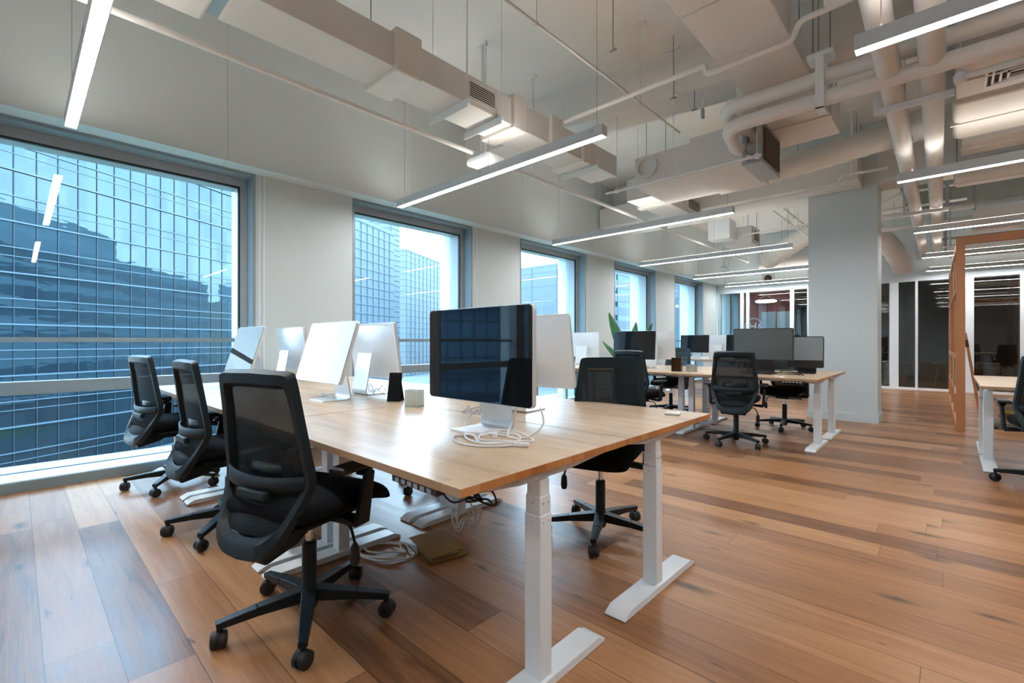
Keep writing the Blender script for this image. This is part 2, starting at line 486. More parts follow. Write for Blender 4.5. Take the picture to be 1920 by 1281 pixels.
# deep bulkhead above the windows, with panel joints
mb = MB()
ys = [YB, -2.9, -0.75, 1.42, 3.58, 5.75, 7.9, 10.1, 12.2, 14.4, YF, YE]
for a, b in zip(ys[:-1], ys[1:]):
    mb.box(XO, -5.17, a+0.002, b-0.002, 2.98, ZC)
mb.box(XO, -5.176, YB, YE, 2.985, ZC)
struct('trim_1', mb, M['wall'], smooth=False)
# shallow white channels on the left edge of each pier
mb = MB()
for a, b in WIN:
    mb.box(XW, XW+0.012, b+0.03, b+0.045, 0, 2.98)
    mb.box(XW, XW+0.012, b+0.075, b+0.09, 0, 2.98)
struct('trim_2', mb, M['white_metal'], smooth=False)

for i, (a, b) in enumerate(WIN):
    w = thing('window_%d' % (i+1), 'window', None, (0, 0, 0)); del w['label']; w['kind'] = 'structure'
    mb = MB()   # outer stepped frame
    xs, xm = XW+0.004, -5.56
    mb.box(xm, xs, a, a+0.03, 0.083, 2.98); mb.box(xm, xs, b-0.03, b, 0.083, 2.98); mb.box(xm, xs, a+0.03, b-0.03, 2.95, 2.98)
    mb.box(XO, xs, a, b, 0.0, 0.083)
    mb.build('outer_frame', M['frame'], w, smooth=False)
    mb = MB()   # inner frame holding the pane
    mb.box(XG-0.05, xm, a, a+0.11, 0.083, 2.95); mb.box(XG-0.05, xm, b-0.11, b, 0.083, 2.95)
    mb.box(XG-0.05, xm, a+0.11, b-0.11, 2.86, 2.95)
    mb.build('inner_frame', M['frame_light'], w, smooth=False)
    mb = MB()
    mb.box(xm-0.03, xm+0.004, a+0.10, a+0.117, 0.083, 2.86); mb.box(xm-0.03, xm+0.004, b-0.117, b-0.10, 0.083, 2.86)
    mb.box(xm-0.03, xm+0.004, a+0.1, b-0.1, 2.845, 2.862)
    mb.box(XG-0.01, XG+0.03, a+0.1, b-0.1, 0.083, 0.093)
    mb.build('gasket', M['gasket'], w, smooth=False)
    mb = MB(); mb.box(XG-0.08, XW-0.01, a+0.03, b-0.03, 0.083, 0.088)
    mb.build('sill', M['sill'], w, smooth=False)
    mb = MB(); mb.box(XG-0.03, XG+0.05, a+0.11, b-0.11, 1.195, 1.237); mb.build('rail', M['frame'], w, smooth=False)
    mb = MB(); mb.box(XG-0.03, XG+0.07, a+0.11, b-0.11, 0.750, 0.860); mb.build('transom', M['frame'], w, smooth=False)
    mb = MB(); mb.box(XG-0.012, XG-0.002, a+0.10, b-0.10, 0.085, 2.87); mb.build('pane', M['pane'], w, smooth=False)

# column
struct('trim_3', MB().box(-1.625, -0.76, 8.57, 9.09, 0, ZC), M['wall'], smooth=False)
struct('baseboard_column', MB().box(-1.64, -0.745, 8.555, 9.105, 0, 0.125), M['wall'], bevel=0.004)

# end partition: header, glass bays, white mullions
struct('wall_far', MB().box(XW, XR, YF, YF+0.14, 2.70, ZC).box(XW-0.0, -5.30, YF, YF+0.14, 0, 2.7), M['wall'], smooth=False)
mb = MB()
for x0, x1 in ((-4.71,-4.62),(-4.54,-4.46),(-3.36,-3.26),(-2.93,-2.88),(-2.0,-1.9),(-1.12,-0.94),(-0.62,-0.57),(0.18,0.42),(1.15,1.22),(2.4,2.5),(3.9,4.0),(5.4,5.5)):
    mb.box(x0, x1, YF+0.01, YF+0.11, 0.03, 2.70)
mb.box(XW, XR, YF-0.01, YF+0.12, 0, 0.05)
struct('trim_4', mb, M['white_metal'], smooth=False)
struct('window_20', MB().box(-5.30, XR, YF+0.05, YF+0.06, 0.05, 2.70), M['partition_glass'], smooth=False)
# rooms behind the glass
struct('wall_room_red', MB().box(XW, -3.31, 17.3, 17.4, 0, 3.0), M['red'], smooth=False)
struct('wall_room_brown', MB().box(-1.6, -1.02, 16.9, 17.0, 0, 3.0).box(0.3, 1.12, 16.9, 17.0, 0, 3.0).box(1.05, 1.12, YF+0.15, 17.0, 0, 3.0), M['brown'], smooth=False)
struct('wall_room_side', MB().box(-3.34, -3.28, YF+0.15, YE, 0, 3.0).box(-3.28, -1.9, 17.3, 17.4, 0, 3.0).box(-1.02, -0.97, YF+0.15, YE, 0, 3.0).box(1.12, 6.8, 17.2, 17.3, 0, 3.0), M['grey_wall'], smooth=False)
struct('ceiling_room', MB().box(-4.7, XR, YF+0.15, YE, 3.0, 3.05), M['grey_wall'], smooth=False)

# concrete downstand beams
def rotbeam(name, x0, x1, y0, y1, slope, z0, mat):
    mb = MB()
    vs = [(x0, y0+slope*x0), (x1, y0+slope*x1), (x1, y1+slope*x1), (x0, y1+slope*x0)]
    mb.prism(vs, 'z', z0, ZC)
    return struct(name, mb, mat, smooth=False)
rotbeam('ceiling_beam', -5.17, XR, 5.25, 5.72, 0.143, 3.9, M['ceiling'])
struct('ceiling_beam', MB().box(-5.17, XR, 8.58, 9.08, 3.50, ZC), M['ceiling'], smooth=False)
struct('ceiling_shade', MB().box(-0.75, XR, 9.1, YF-0.02, ZC-0.03, ZC), flat('shade grey ceiling', (0.16,0.17,0.155), 0.9, bump=0.2, bscale=10), smooth=False)  # added dark slab; its grey stands in for the unlit ceiling void
struct('ceiling_beam', MB().box(-5.17, XR, -1.6, -1.1, 3.9, ZC), M['ceiling'], smooth=False)

# ================================================================== OUTSIDE
al = math.radians(15.4)
aU = TH - al
U = Vector((-math.sin(aU), math.cos(aU), 0)); Nn = Vector((-math.cos(aU), -math.sin(aU), 0)); Pd = 47.0
GZ = -11.0
fac = thing('office_building', 'blue mirror-glass office block with a fine grid, across the street', 'building', tuple(Nn*Pd + Vector((0,0,GZ))))
ax = math.atan2(U.y, U.x)
fac.rotation_euler = (0, 0, ax)
# local: x along U, y = away?, z up
s0, s1, top = 16.0, 45.2, 19.6 - GZ
back = 1 if (Matrix.Rotation(ax, 3, 'Z') @ Vector((0,1,0))).dot(Nn) > 0 else -1
def fb(mb, x0, x1, y0, y1, z0, z1):
    ya, yb = sorted((y0*back, y1*back)); return mb.box(x0, x1, ya, yb, z0, z1)
mb = MB(); fb(mb, s0, s1, 0, 22, 0, top); mb.build('glass_wall', M['facade_glass'], fac, smooth=False)
# vertical mullions: panel 1.44
mb = MB()
u = s0
ph = 0.0
# match the phase seen through the first window (image x = 109)
def s_at(px):
    dep = 873*Pd/(math.cos(al)*(1200.4-px)); lat = (px-960)/873*dep
    c_, s_ = math.cos(TH), math.sin(TH)
    P = Vector((-dep*s_+lat*c_, dep*c_+lat*s_, 0))
    return P.dot(U)
sp0 = s_at(109.0)
k0 = math.ceil((s0 - sp0)/1.44)
while sp0 + k0*1.44 < s1:
    x = sp0 + k0*1.44; fb(mb, x-0.03, x+0.03, -0.06, 0, 0, top); k0 += 1
mb.build('mullions', M['facade_line'], fac, smooth=False)
mb = MB()
z = 2.54 - 16
while z < top + GZ:
    for dz, h, d in ((0, 0.12, 0.16), (1.31, 0.06, 0.06), (1.99, 0.08, 0.10)):
        zz = z + dz - GZ
        if 0 < zz < top: fb(mb, s0, s1, -d, 0, zz-h/2, zz+h/2)
    z += 4.0
fb(mb, s0, s1, -0.3, 0.2, top, top+0.35)
mb.build('ledges', M['facade_ledge'], fac, smooth=False)

# our own building, seen mirrored in the block across the street
def banded(name, label, x0, x1, y0, y1, z0, z1, glass, panel, face='x', fh=4.0, band=1.2, mull=3.0, cat='building', ph=0.0, parent=None):
    t = thing(name, label, cat, ((x0+x1)/2, (y0+y1)/2, z0)) if parent is None else parent
    ox, oy, oz = (x0+x1)/2, (y0+y1)/2, z0
    mb = MB().box(x0-ox, x1-ox, y0-oy, y1-oy, 0, z1-oz); mb.build('glass_wall', glass, t, smooth=False)
    mb = MB(); z = z0+ph
    while z < z1:
        zt = min(z+band, z1)
        mb.box(x0-ox-0.15, x1-ox+0.15, y0-oy-0.15, y1-oy+0.15, max(z, z0)-oz, zt-oz+0.001); z += fh
    mb.box(x0-ox-0.2, x1-ox+0.2, y0-oy-0.2, y1-oy+0.2, z1-oz, z1-oz+0.5)
    mb.build('floor_bands', panel, t, smooth=False)
    mb = MB(); y = y0+mull
    while y < y1:
        mb.box(x0-ox-0.08, x0-ox, y-oy-0.06, y-oy+0.06, 0, z1-oz); mb.box(x1-ox, x1-ox+0.08, y-oy-0.06, y-oy+0.06, 0, z1-oz); y += mull
    x = x0+mull
    while x < x1:
        mb.box(x-ox-0.06, x-ox+0.06, y0-oy-0.08, y0-oy, 0, z1-oz); x += mull
    mb.build('mullions', panel, t, smooth=False)
    return t
mb = MB()
mb.box(XO-0.02, 20, -70, 160, 5.0, 23.5)            # storeys above
mb.box(XO-0.02, 20, -70, 160, GZ, -0.4)             # storeys below
mb.box(XO-0.02, 20, 20.5, 160, -0.4, 5.0)
mb.box(XO-0.02, 20, -70, -6.0, -0.4, 5.0)
mb.box(XO+2, 18, -70, 105, 23.5, 29.0)
struct('wall_outside', mb, M['own_panel'], smooth=False)
mb = MB()
for z in (-10.2, -6.2, 6.2, 10.2, 14.2, 18.2):
    mb.box(XO-0.07, XO-0.02, -69, 159, z, z+2.3)
mb.box(XO-0.07, XO-0.02, 21, 159, 1.0, 3.2)
struct('wall_outside_glazing', mb, M['own_glass'], smooth=False)

# ground
struct('ground', MB().box(-220, 60, -120, 320, GZ-1, GZ), M['asphalt'], smooth=False)
lawn = MB()
lawn.box(-34, -12, -30, 36, GZ-0.5, GZ+0.02)
lw = lawn.build('lawn', M['grass'], smooth=False); tag(lw, kind='stuff', label='strip of lawn beside the street outside', cat='grass')
# buildings across the street further along
def at(px, dep):
    c_, s_ = math.cos(TH), math.sin(TH); lat = (px-960)/873*dep
    return -dep*s_+lat*c_, dep*c_+lat*s_
def tower(label, x, y, w, d, z1, glass, panel, fh=3.9, band=1.2, mull=3.0, rz=0, name='office_tower', ph=0.3, vm=0.1):
    t = thing(name, label, 'building', (x, y, GZ), rz)
    H_ = z1-GZ
    MB().box(-w/2, w/2, -d/2, d/2, 0, H_).build('glass_wall', glass, t, smooth=False)
    mb = MB(); z = ph
    while z < H_:
        mb.box(-w/2-0.15, w/2+0.15, -d/2-0.15, d/2+0.15, z, min(z+band, H_)); z += fh
    mb.box(-w/2-0.2, w/2+0.2, -d/2-0.2, d/2+0.2, H_, H_+0.6)
    mb.build('floor_bands', panel, t, smooth=False)
    mb = MB(); x_ = -w/2
    while x_ <= w/2+0.01:
        mb.box(x_-vm, x_+vm, -d/2-0.25, d/2+0.25, 0, H_); x_ += mull
    y_ = -d/2
    while y_ <= d/2+0.01:
        mb.box(-w/2-0.25, w/2+0.25, y_-vm, y_+vm, 0, H_); y_ += mull
    mb.build('mullions', panel, t, smooth=False)
    return t
# blocks in line with the mirror-glass one, seen in the second window
def block_sp(label, sa, sb, pa, pb, z1, glass, panel, **k):
    c = U*((sa+sb)/2) + Nn*((pa+pb)/2)
    return tower(label, c.x, c.y, sb-sa, pb-pa, z1, glass, panel, rz=ax, **k)
def s_on(px, p):
    dep = 873*p/(math.cos(al)*(1200.4-px)); lat = (px-960)/873*dep
    c_, s_ = math.cos(TH), math.sin(TH)
    return Vector((-dep*s_+lat*c_, dep*c_+lat*s_, 0)).dot(U)
block_sp('pale glass high-rise filling the left half of the second window', s_on(560, 59), s_on(738, 59), 59, 80, 27.5, M['tower_glass'], M['white_panel'], band=0.30, fh=2.0, mull=2.4, vm=0.03)
block_sp('white end wall slab at the right side of the pale high-rise', s_on(738, 59)+0.3, s_on(755, 59), 60, 79, 31.5, M['white_panel'], M['white_panel'], band=0.3, mull=6.0, vm=0.03, fh=1.3)
block_sp('blue glass tower in the middle of the second window, lower than its neighbour', s_on(762, 78.7), s_on(825, 78.7), 78.7, 96, 33.0, M['tower_glass'], M['white_panel'], band=0.40, fh=2.1, mull=3.2, vm=0.04)
c_ = Vector((-5.4, -2.0, 0)) + 58*Vector((-0.74, -0.67, 0))
tower('blue office block standing to the left of the first window view', c_.x, c_.y, 26, 34, 34.0, M['mirror_glass'], M['facade_ledge'], rz=math.radians(25), band=0.25, fh=2.0, mull=1.5, vm=0.04)
tower('white striped building seen through the third window', -92.0, 116.0, 44, 30, 22.0, M['tower_glass'], M['white_panel'], rz=math.radians(0), band=2.4, mull=9.0)
tower('pale grid building seen through the fourth window', -94.0, 180.0, 46, 24, 31.0, M['pale_panel'], M['white_panel'], rz=math.radians(0), band=1.8, mull=4.0)
tower('slim dark tower seen through the fifth window', -50.0, 121.0, 5, 10, 60.0, M['tower_glass'], M['pale_panel'], rz=0, band=1.2, mull=3.5)
tower('cream block mirrored in the glass facade right of the dark reflection', 15.0, 214.0, 13, 12, 20.0, flat('cream render', (0.62,0.58,0.50), 0.8), flat('cream trim', (0.5,0.48,0.44), 0.8), band=0.9, fh=3.4, mull=3.2, vm=0.2)
tower('blue tower mirrored at the right edge of the glass facade', 14.0, 247.0, 10, 12, 32.0, M['own_glass'], M['own_panel'], band=0.8, fh=3.6, mull=3.0)
# trees along the street
def tree(label, x, y, h, seed):
    rn = random.Random(seed)
    t = thing('street_tree', label, 'tree', (x, y, GZ+0.03), 0, 'street trees')
    bm = bmesh.new()
    for k in range(9):
        a = rn.uniform(0, 2*PI); rr = rn.uniform(0, h*0.22); r = h*rn.uniform(0.16, 0.26)
        Mx = Matrix.Translation((rr*math.cos(a), rr*math.sin(a), h*rn.uniform(0.5, 0.85))) @ Matrix.Diagonal((r, r, r*0.85, 1))
        bmesh.ops.create_icosphere(bm, subdivisions=3, radius=1.0, matrix=Mx)
    for v in bm.verts: v.co += Vector((rn.uniform(-1,1), rn.uniform(-1,1), rn.uniform(-1,1)))*0.12
    me = bpy.data.meshes.new('crown'); bm.to_mesh(me); bm.free(); me.materials.append(M['tree'])
    o = bpy.data.objects.new('crown', me); COL.objects.link(o); o.parent = t
    MB().tube([(0,0,0),(0.1,0,h*0.3),(0,0.05,h*0.6)], [0.18,0.14,0.08], 8).build('trunk', M['bark'], t)
tree('left street tree outside the big window', -30, -9, 6.0, 1)
tree('second street tree outside the big window', -31, -3, 5.0, 2)
tree('street tree reflected low in the glass block', -24, 2.5, 5.5, 3)
t = thing('parked_car', 'red car on the street below the big window', 'car', (-29, 6, GZ+0.03), math.radians(62))
mb = MB().prism([(-2.1,0.35),(-2.1,0.8),(-1.3,0.92),(-0.8,1.4),(0.7,1.42),(1.3,0.95),(2.1,0.82),(2.15,0.35)], 'y', -0.85, 0.85)
mb.build('body', M['red_car'], t, bevel=0.08)
MB().prism([(-1.15,0.95),(-0.75,1.34),(0.65,1.36),(1.15,0.97)], 'y', -0.86, 0.86).build('windows', M['glass_black'], t, bevel=0.02)
for x in (-1.35, 1.35):
    for y in (-0.8, 0.8):
        MB().tube([(x,y-0.1,0.32),(x,y+0.1,0.32)], 0.32, 20).build('wheel', M['rubber'], t)
# ================================================================== CEILING SERVICES
def rod(mb, x, y, z0, z1=ZC, r=0.005):
    mb.tube([(x, y, z0), (x, y, z1)], r, 6)

# pendant linear lamps
def pendant(label, x0, x1, y, z, group='linear pendant lamps', tops=(ZC, ZC, ZC)):
    t = thing('pendant_lamp', label, 'lamp', ((x0+x1)/2, y, z), 0, group)
    h = (x1-x0)/2
    mb = MB()
    mb.box(-h, h, -0.0375, -0.0335, 0, 0.088); mb.box(-h, h, 0.0335, 0.0375, 0, 0.088)
    mb.box(-h, h, -0.0335, 0.0335, 0.084, 0.088)
    mb.box(-h, -h+0.004, -0.0335, 0.0335, 0.0, 0.084); mb.box(h-0.004, h, -0.0335, 0.0335, 0.0, 0.084)
    mb.box(-0.002, 0.002, -0.0335, 0.0335, 0.0, 0.01)
    mb.build('housing', M['bar'], t, smooth=False)
    MB().box(-h+0.005, -0.003, -0.0325, 0.0325, 0.003, 0.010).box(0.003, h-0.005, -0.0325, 0.0325, 0.003, 0.010).build('diffuser', M['lamp'], t, smooth=False)
    MB().box(-h+0.06, h-0.06, -0.028, 0.028, 0.0882, 0.0905).build('upper_diffuser', M['lamp_up'], t, smooth=False)
    for sx, zt in zip((-0.92, 0.08, 0.95), tops):
        mb = MB(); mb.tube([(sx*h, 0, 0.088), (sx*h, 0, zt-z)], 0.0022, 6)
        mb.tube([(sx*h, 0, 0.088), (sx*h, 0, 0.115)], 0.006, 8)
        mb.build('wire', M['dark_steel'], t)
    mb = MB()
    for sx in (0.02, 0.93):
        mb.box(sx*h-0.02, sx*h-0.012, -0.040, -0.0375, 0.045, 0.06).box(sx*h+0.004, sx*h+0.016, -0.040, -0.0375, 0.05, 0.066)
    mb.build('clips', M['steel'], t, smooth=False)
    return t
ROWL = [('pendant lamp ending in the top left corner above the first window', 0.29),
        ('large pendant lamp in the middle, above the nearest desks', 3.27),
        ('second pendant lamp over the window-side desks, behind the large middle one', 6.37),
        ('third window-side pendant lamp, ending just left of the column', 9.47),
        ('fourth window-side pendant lamp, disappearing behind the column', 12.43),
        ('farthest window-side pendant lamp, in front of the end wall', 14.85)]
for lab, y in ROWL: pendant(lab, -5.0, -2.04, y, 2.87, tops=(ZC, 3.262 if y < 4 else ZC, ZC))
ROWR = [('pendant lamp in the top right corner, in front of the two thick pipes', 3.33),
        ('second right-hand pendant lamp, level with the top of the column', 6.35),
        ('third right-hand pendant lamp, in front of the wooden frame', 9.5),
        ('fourth right-hand pendant lamp, seen through the wooden frame', 12.45),
        ('farthest right-hand pendant lamp, before the dark glazed rooms', 14.85)]
for lab, y in ROWR: pendant(lab, -0.40, 2.6, y, 2.87, tops=(3.33,)*3 if 6 < y < 7 else (ZC,)*3)
pendant('pendant lamp out of frame over the floor behind the camera', -5.0, -2.0, -2.7, 2.87)  # unseen lamp, there for its light and reflections
pendant('added unseen pendant lamp above the floor on the near right', -0.40, 2.6, 0.25, 2.87)  # out-of-frame lamp added to brighten the near desk legs
# rectangular air duct above the window-side desks
t = thing('air_duct', 'long rectangular white air duct with a slotted grille above the middle lamp', 'duct', (-3.285, 2, 3.3))
def lb(mb, x0, x1, y0, y1, z0, z1, o=(-3.285, 2, 3.3)):
    return mb.box(x0-o[0], x1-o[0], y0-o[1], y1-o[1], z0-o[2], z1-o[2])
mb = MB(); lb(mb, -3.48, -3.09, 0.90, 5.24, 3.30, 3.56)
mb.build('duct_body', M['duct'], t, bevel=0.006)
mb = MB(); lb(mb, -3.52, -3.05, -0.9, 0.82, 3.26, 3.60)
mb.build('wrapped_section', M['wrap'], t, bevel=0.03, seg=3)
mb = MB(); lb(mb, -3.46, -3.11, 0.80, 0.92, 3.31, 3.55); mb.build('bare_joint', M['steel'], t, smooth=False)
for y0, y1 in ((1.97,2.21),(3.28,3.47),(3.86,4.05),(4.45,4.60)):
    mb = MB(); lb(mb, -3.52, -3.05, y0, y1, 3.262, 3.60); mb.build('joint_collar', M['wrap'], t, bevel=0.015)
for y in (2.68, 3.10, 4.72):
    mb = MB(); lb(mb, -3.56, -3.03, y-0.02, y+0.02, 3.262, 3.297); lb(mb, -3.56, -3.03, y-0.02, y-0.015, 3.225, 3.262)
    rod(mb, -3.05+3.285, y-2, -0.04, ZC-3.3); rod(mb, -3.54+3.285, y-2, -0.04, ZC-3.3)
    mb.build('support_bracket', M['white_metal'], t, smooth=False)
mb = MB(); lb(mb, -3.095, -3.080, 2.72, 3.06, 3.345, 3.53)
g = mb.build('grille', M['duct'], t, smooth=False)
mb = MB()
for k in range(7):
    z = 3.372 + k*0.019; lb(mb, -3.0805, -3.0775, 2.735, 3.045, z, z+0.009)
mb.build('slots', M['grille_dark'], g, smooth=False)
# duct continues beyond the wide duct
t = thing('air_duct', 'shorter rectangular duct with a grille, beyond the wide white duct', 'duct', (-3.285, 7.0, 3.3))
o = (-3.285, 7.0, 3.3)
mb = MB(); lb(mb, -3.50, -3.07, 6.22, 7.98, 3.28, 3.60, o); mb.build('duct_body', M['duct'], t, bevel=0.006)
mb = MB(); lb(mb, -3.54, -3.03, 6.6, 6.75, 3.25, 3.63, o); mb.build('joint_collar', M['wrap'], t, bevel=0.015)
mb = MB(); lb(mb, -3.07, -3.055, 7.35, 7.9, 3.33, 3.54, o); g = mb.build('grille', M['duct'], t, smooth=False)
mb = MB()
for k in range(6): lb(mb, -3.056, -3.052, 7.4, 7.85, 3.36+k*0.027, 3.373+k*0.027, o)
mb.build('slots', M['grille_dark'], g, smooth=False)

# wide duct across the room
t = thing('wide_duct', 'wide white duct box crossing the room with a round collar at its left end', 'duct', (-2.3, 5.7, 3.1))
mb = MB().box(-2.84+2.3, -1.60+2.3, 5.25-5.7, 6.17-5.7, 0, 0.36)
mb.build('duct_body', M['duct'], t, bevel=0.005)
mb = MB().box(-2.14+2.3, -1.58+2.3, 5.22-5.7, 6.20-5.7, -0.015, 0.40); mb.build('end_section', M['duct'], t, bevel=0.005)
mb = MB(); Mx = Matrix.Translation((-2.66+2.3, 5.25-5.7, 0.21)) @ Matrix.Rotation(PI/2, 4, 'X')
mb.lathe([(0.128,0),(0.128,0.05),(0.112,0.05),(0.112,0.01),(0.0,0.012)], seg=28, M=Mx); mb.build('round_collar', M['duct'], t)
for y in (5.45-5.7, 6.0-5.7):
    for x in (-2.79+2.3, -1.68+2.3):
        mb = MB(); rod(mb, x, y, 0.36, ZC-3.1); mb.build('hanger_rod', M['dark_steel'], t)

# fan unit with bare metal frame at the duct's right end
t = thing('fan_unit', 'galvanised fan unit with a brown filter under the looped white pipes', 'ventilation unit', (-1.47, 5.46, 3.02))
mb = MB().box(-0.09, -0.05, -0.32, 0.36, 0.03, 0.39).box(0.05, 0.09, -0.32, 0.36, 0.03, 0.39).box(-0.095, 0.095, -0.325, 0.365, 0, 0.03).box(-0.095, 0.095, -0.325, 0.365, 0.39, 0.42).box(-0.05,0.05,0.3,0.35,0.03,0.39)
mb.build('casing', M['steel'], t, smooth=False)
MB().box(0.09, 0.105, -0.24, 0.32, 0.05, 0.37).build('filter', M['filter'], t, smooth=False)
MB().box(-0.05, 0.05, -0.25, 0.25, 0.05, 0.38).build('blower_box', M['duct'], t, bevel=0.01)
MB().tube([(0.0,-0.33,0.05),(0.0,-0.45,0.03)], 0.018, 8).build('drain_spout', M['white_metal'], t)
for y in (-0.3, 0.33):
    mb = MB(); rod(mb, 0.07, y, 0.42, ZC-3.02); mb.build('hanger_rod', M['dark_steel'], t)

# flat duct boxes
def ductbox(label, x0, x1, y0, y1, z0, z1, mat='duct', bev=0.006, name='duct_box', rods=True, cat='duct', group=None):
    t = thing(name, label, cat, ((x0+x1)/2, (y0+y1)/2, z0), 0, group)
    a, b = (x1-x0)/2, (y1-y0)/2
    MB().box(-a, a, -b, b, 0, z1-z0).build('duct_body', M[mat], t, bevel=bev)
    n = max(1, int((y1-y0)/0.9))
    for k in range(n):
        y = -b + (k+1)*(2*b)/(n+1)
        MB().box(-a-0.012, a+0.012, y-0.015, y+0.015, -0.012, z1-z0+0.012).build('seam_band', M[mat], t, smooth=False)
    if rods:
        for sx in (-1, 1):
            for sy in (-0.8, 0.8):
                mb = MB(); rod(mb, sx*(a-0.02), sy*b, z1-z0, ZC-z0); mb.build('hanger_rod', M['dark_steel'], t)
    return t
ductbox('broad flat duct box in the upper middle right, nearest the camera', -1.46, -0.915, 1.9, 4.87, 3.60, 3.86)
ductbox('duct box glowing warm behind the two looped pipes', -1.56, -0.86, 4.95, 6.10, 3.45, 3.84)
ductbox('long white duct box passing in front of the column top', -5.12, -0.93, 8.02, 8.56, 3.47, 3.85)
ductbox('foil-wrapped duct just right of the thick pipes under the top right lamp', 0.06, 6.9, 3.55, 4.45, 3.55, 3.9, 'wrap', 0.05)
t = ductbox('flat plenum box with a square diffuser at the right edge', 0.04, 6.9, 5.0, 5.72, 3.35, 3.70, 'duct')
x0 = 0.40-(0.04+6.9)/2
mb = MB()
for k in range(4):
    r = 0.19-0.042*k; w = 0.014; z = -0.012-0.006*k
    mb.box(x0-r, x0+r, 0.05-r, 0.05-r+w, z, 0.002); mb.box(x0-r, x0+r, 0.05+r-w, 0.05+r, z, 0.002)
    mb.box(x0-r, x0-r+w, 0.05-r, 0.05+r, z, 0.002); mb.box(x0+r-w, x0+r, 0.05-r, 0.05+r, z, 0.002)
df = mb.build('diffuser', M['white_metal'], t, smooth=False)
MB().box(x0-0.17, x0+0.17, -0.12, 0.22, -0.002, 0.0).build('void', M['grille_dark'], df, smooth=False)
ductbox('wrinkled foil-wrapped duct below the square diffuser', 0.02, 6.9, 5.80, 6.85, 3.33, 3.68, 'wrap', 0.06)
ductbox('plain duct across the room above the third right-hand lamp', 0.10, 6.9, 7.25, 7.75, 3.42, 3.8, 'duct')
ductbox('warm-lit wrapped duct in front of the right-hand ceiling beam', 0.05, 6.9, 8.05, 8.5, 3.22, 3.46, 'wrap', 0.04)
ductbox('shallow duct seen over the wooden frame', 0.3, 6.9, 11.0, 11.8, 3.15, 3.4, 'duct')
ductbox('low duct before the dark rooms on the right', 0.0, 6.9, 13.2, 13.8, 3.0, 3.2, 'duct')

# two looped pipes
def fat_pipe(label, pts, r, name='insulated_pipe', mat='pipe', rad=0.18, group=None, seg=18, bands=()):
    o = Vector(pts[len(pts)//2])
    t = thing(name, label, 'pipe', tuple(o), 0, group)
    P = [Vector(p)-o for p in round_path(pts, rad, 8)]
    MB().tube(P, r, seg).build('pipe_run', M[mat], t)
    for b in bands:
        b = Vector(b)-o
        MB().tube([b, b+Vector((0,0.035,0))], r*1.03, seg).build('joint_band', M['pipe'], t)
    return t
fat_pipe('upper of the two looped white pipes at the upper right', [(6.5,4.55,3.375),(-1.56,4.55,3.375),(-1.56,5.12,3.375),(-1.46,5.3,3.375)], 0.062)
fat_pipe('lower of the two looped white pipes at the upper right', [(6.5,4.55,3.20),(-1.52,4.55,3.20),(-1.62,5.15,3.20),(-1.50,5.25,3.20)], 0.062)
t = thing('pipe_hanger', 'flat white metal strap holding the two looped pipes', 'hanger', (-0.77, 4.5, 3.1))
mb = MB().box(-0.03, 0.03, -0.03, -0.02, 0.0, 0.42).box(-0.03, 0.03, 0.12, 0.13, 0.0, 0.42).box(-0.03,0.03,-0.03,0.13,0,0.01)
mb.build('strap', M['white_metal'], t, smooth=False)
MB().box(-0.09, 0.09, -0.03, 0.13, 0.42, 0.46).build('cross_bar', M['white_metal'], t, smooth=False)
mb = MB(); rod(mb, -0.06, 0.05, 0.46, ZC-3.1, 0.006); rod(mb, 0.06, 0.05, 0.46, ZC-3.1, 0.006); mb.build('rods', M['dark_steel'], t)

# two thick pipes running away from the camera
fat_pipe('left of the two thick wrapped pipes running along the ceiling on the right', [(-0.30,1.0,3.25),(-0.36,7,3.25),(-0.44,15.25,3.25)], 0.075, mat='duct', rad=0.01, group=None, bands=[(-0.36,6.45,3.25),(-0.385,8.75,3.25),(-0.43,13.6,3.25)])
fat_pipe('right of the two thick wrapped pipes running along the ceiling on the right', [(-0.055,1.0,3.25),(-0.12,7,3.25),(-0.20,15.25,3.25)], 0.075, mat='duct', rad=0.01, bands=[(-0.115,6.45,3.25),(-0.14,8.75,3.25),(-0.19,13.6,3.25)])
def trapeze(label, y, xl=-0.47, xr=0.03, z=3.12):
    t = thing('trapeze_hanger', label, 'hanger', ((xl+xr)/2, y, z), 0)
    a = (xr-xl)/2
    MB().box(-a, a, -0.02, 0.02, 0.0, 0.045).build('cross_bar', M['white_metal'], t, smooth=False)
    MB().box(-a, -a+0.035, -0.02, 0.02, 0.045, ZC-z).build('upright', M['white_metal'], t, smooth=False)
    MB().box(a-0.045, a, -0.03, 0.03, 0.045, ZC-z).build('upright', M['steel'], t, smooth=False)
    return t
trapeze('nearest trapeze hanger under the two thick pipes', 5.0)
trapeze('middle trapeze hanger under the thick pipes, past the column beam', 9.32, -0.52, 0.0)
trapeze('farthest trapeze hanger, at the end of the thick pipes', 14.5, -0.58, -0.04)

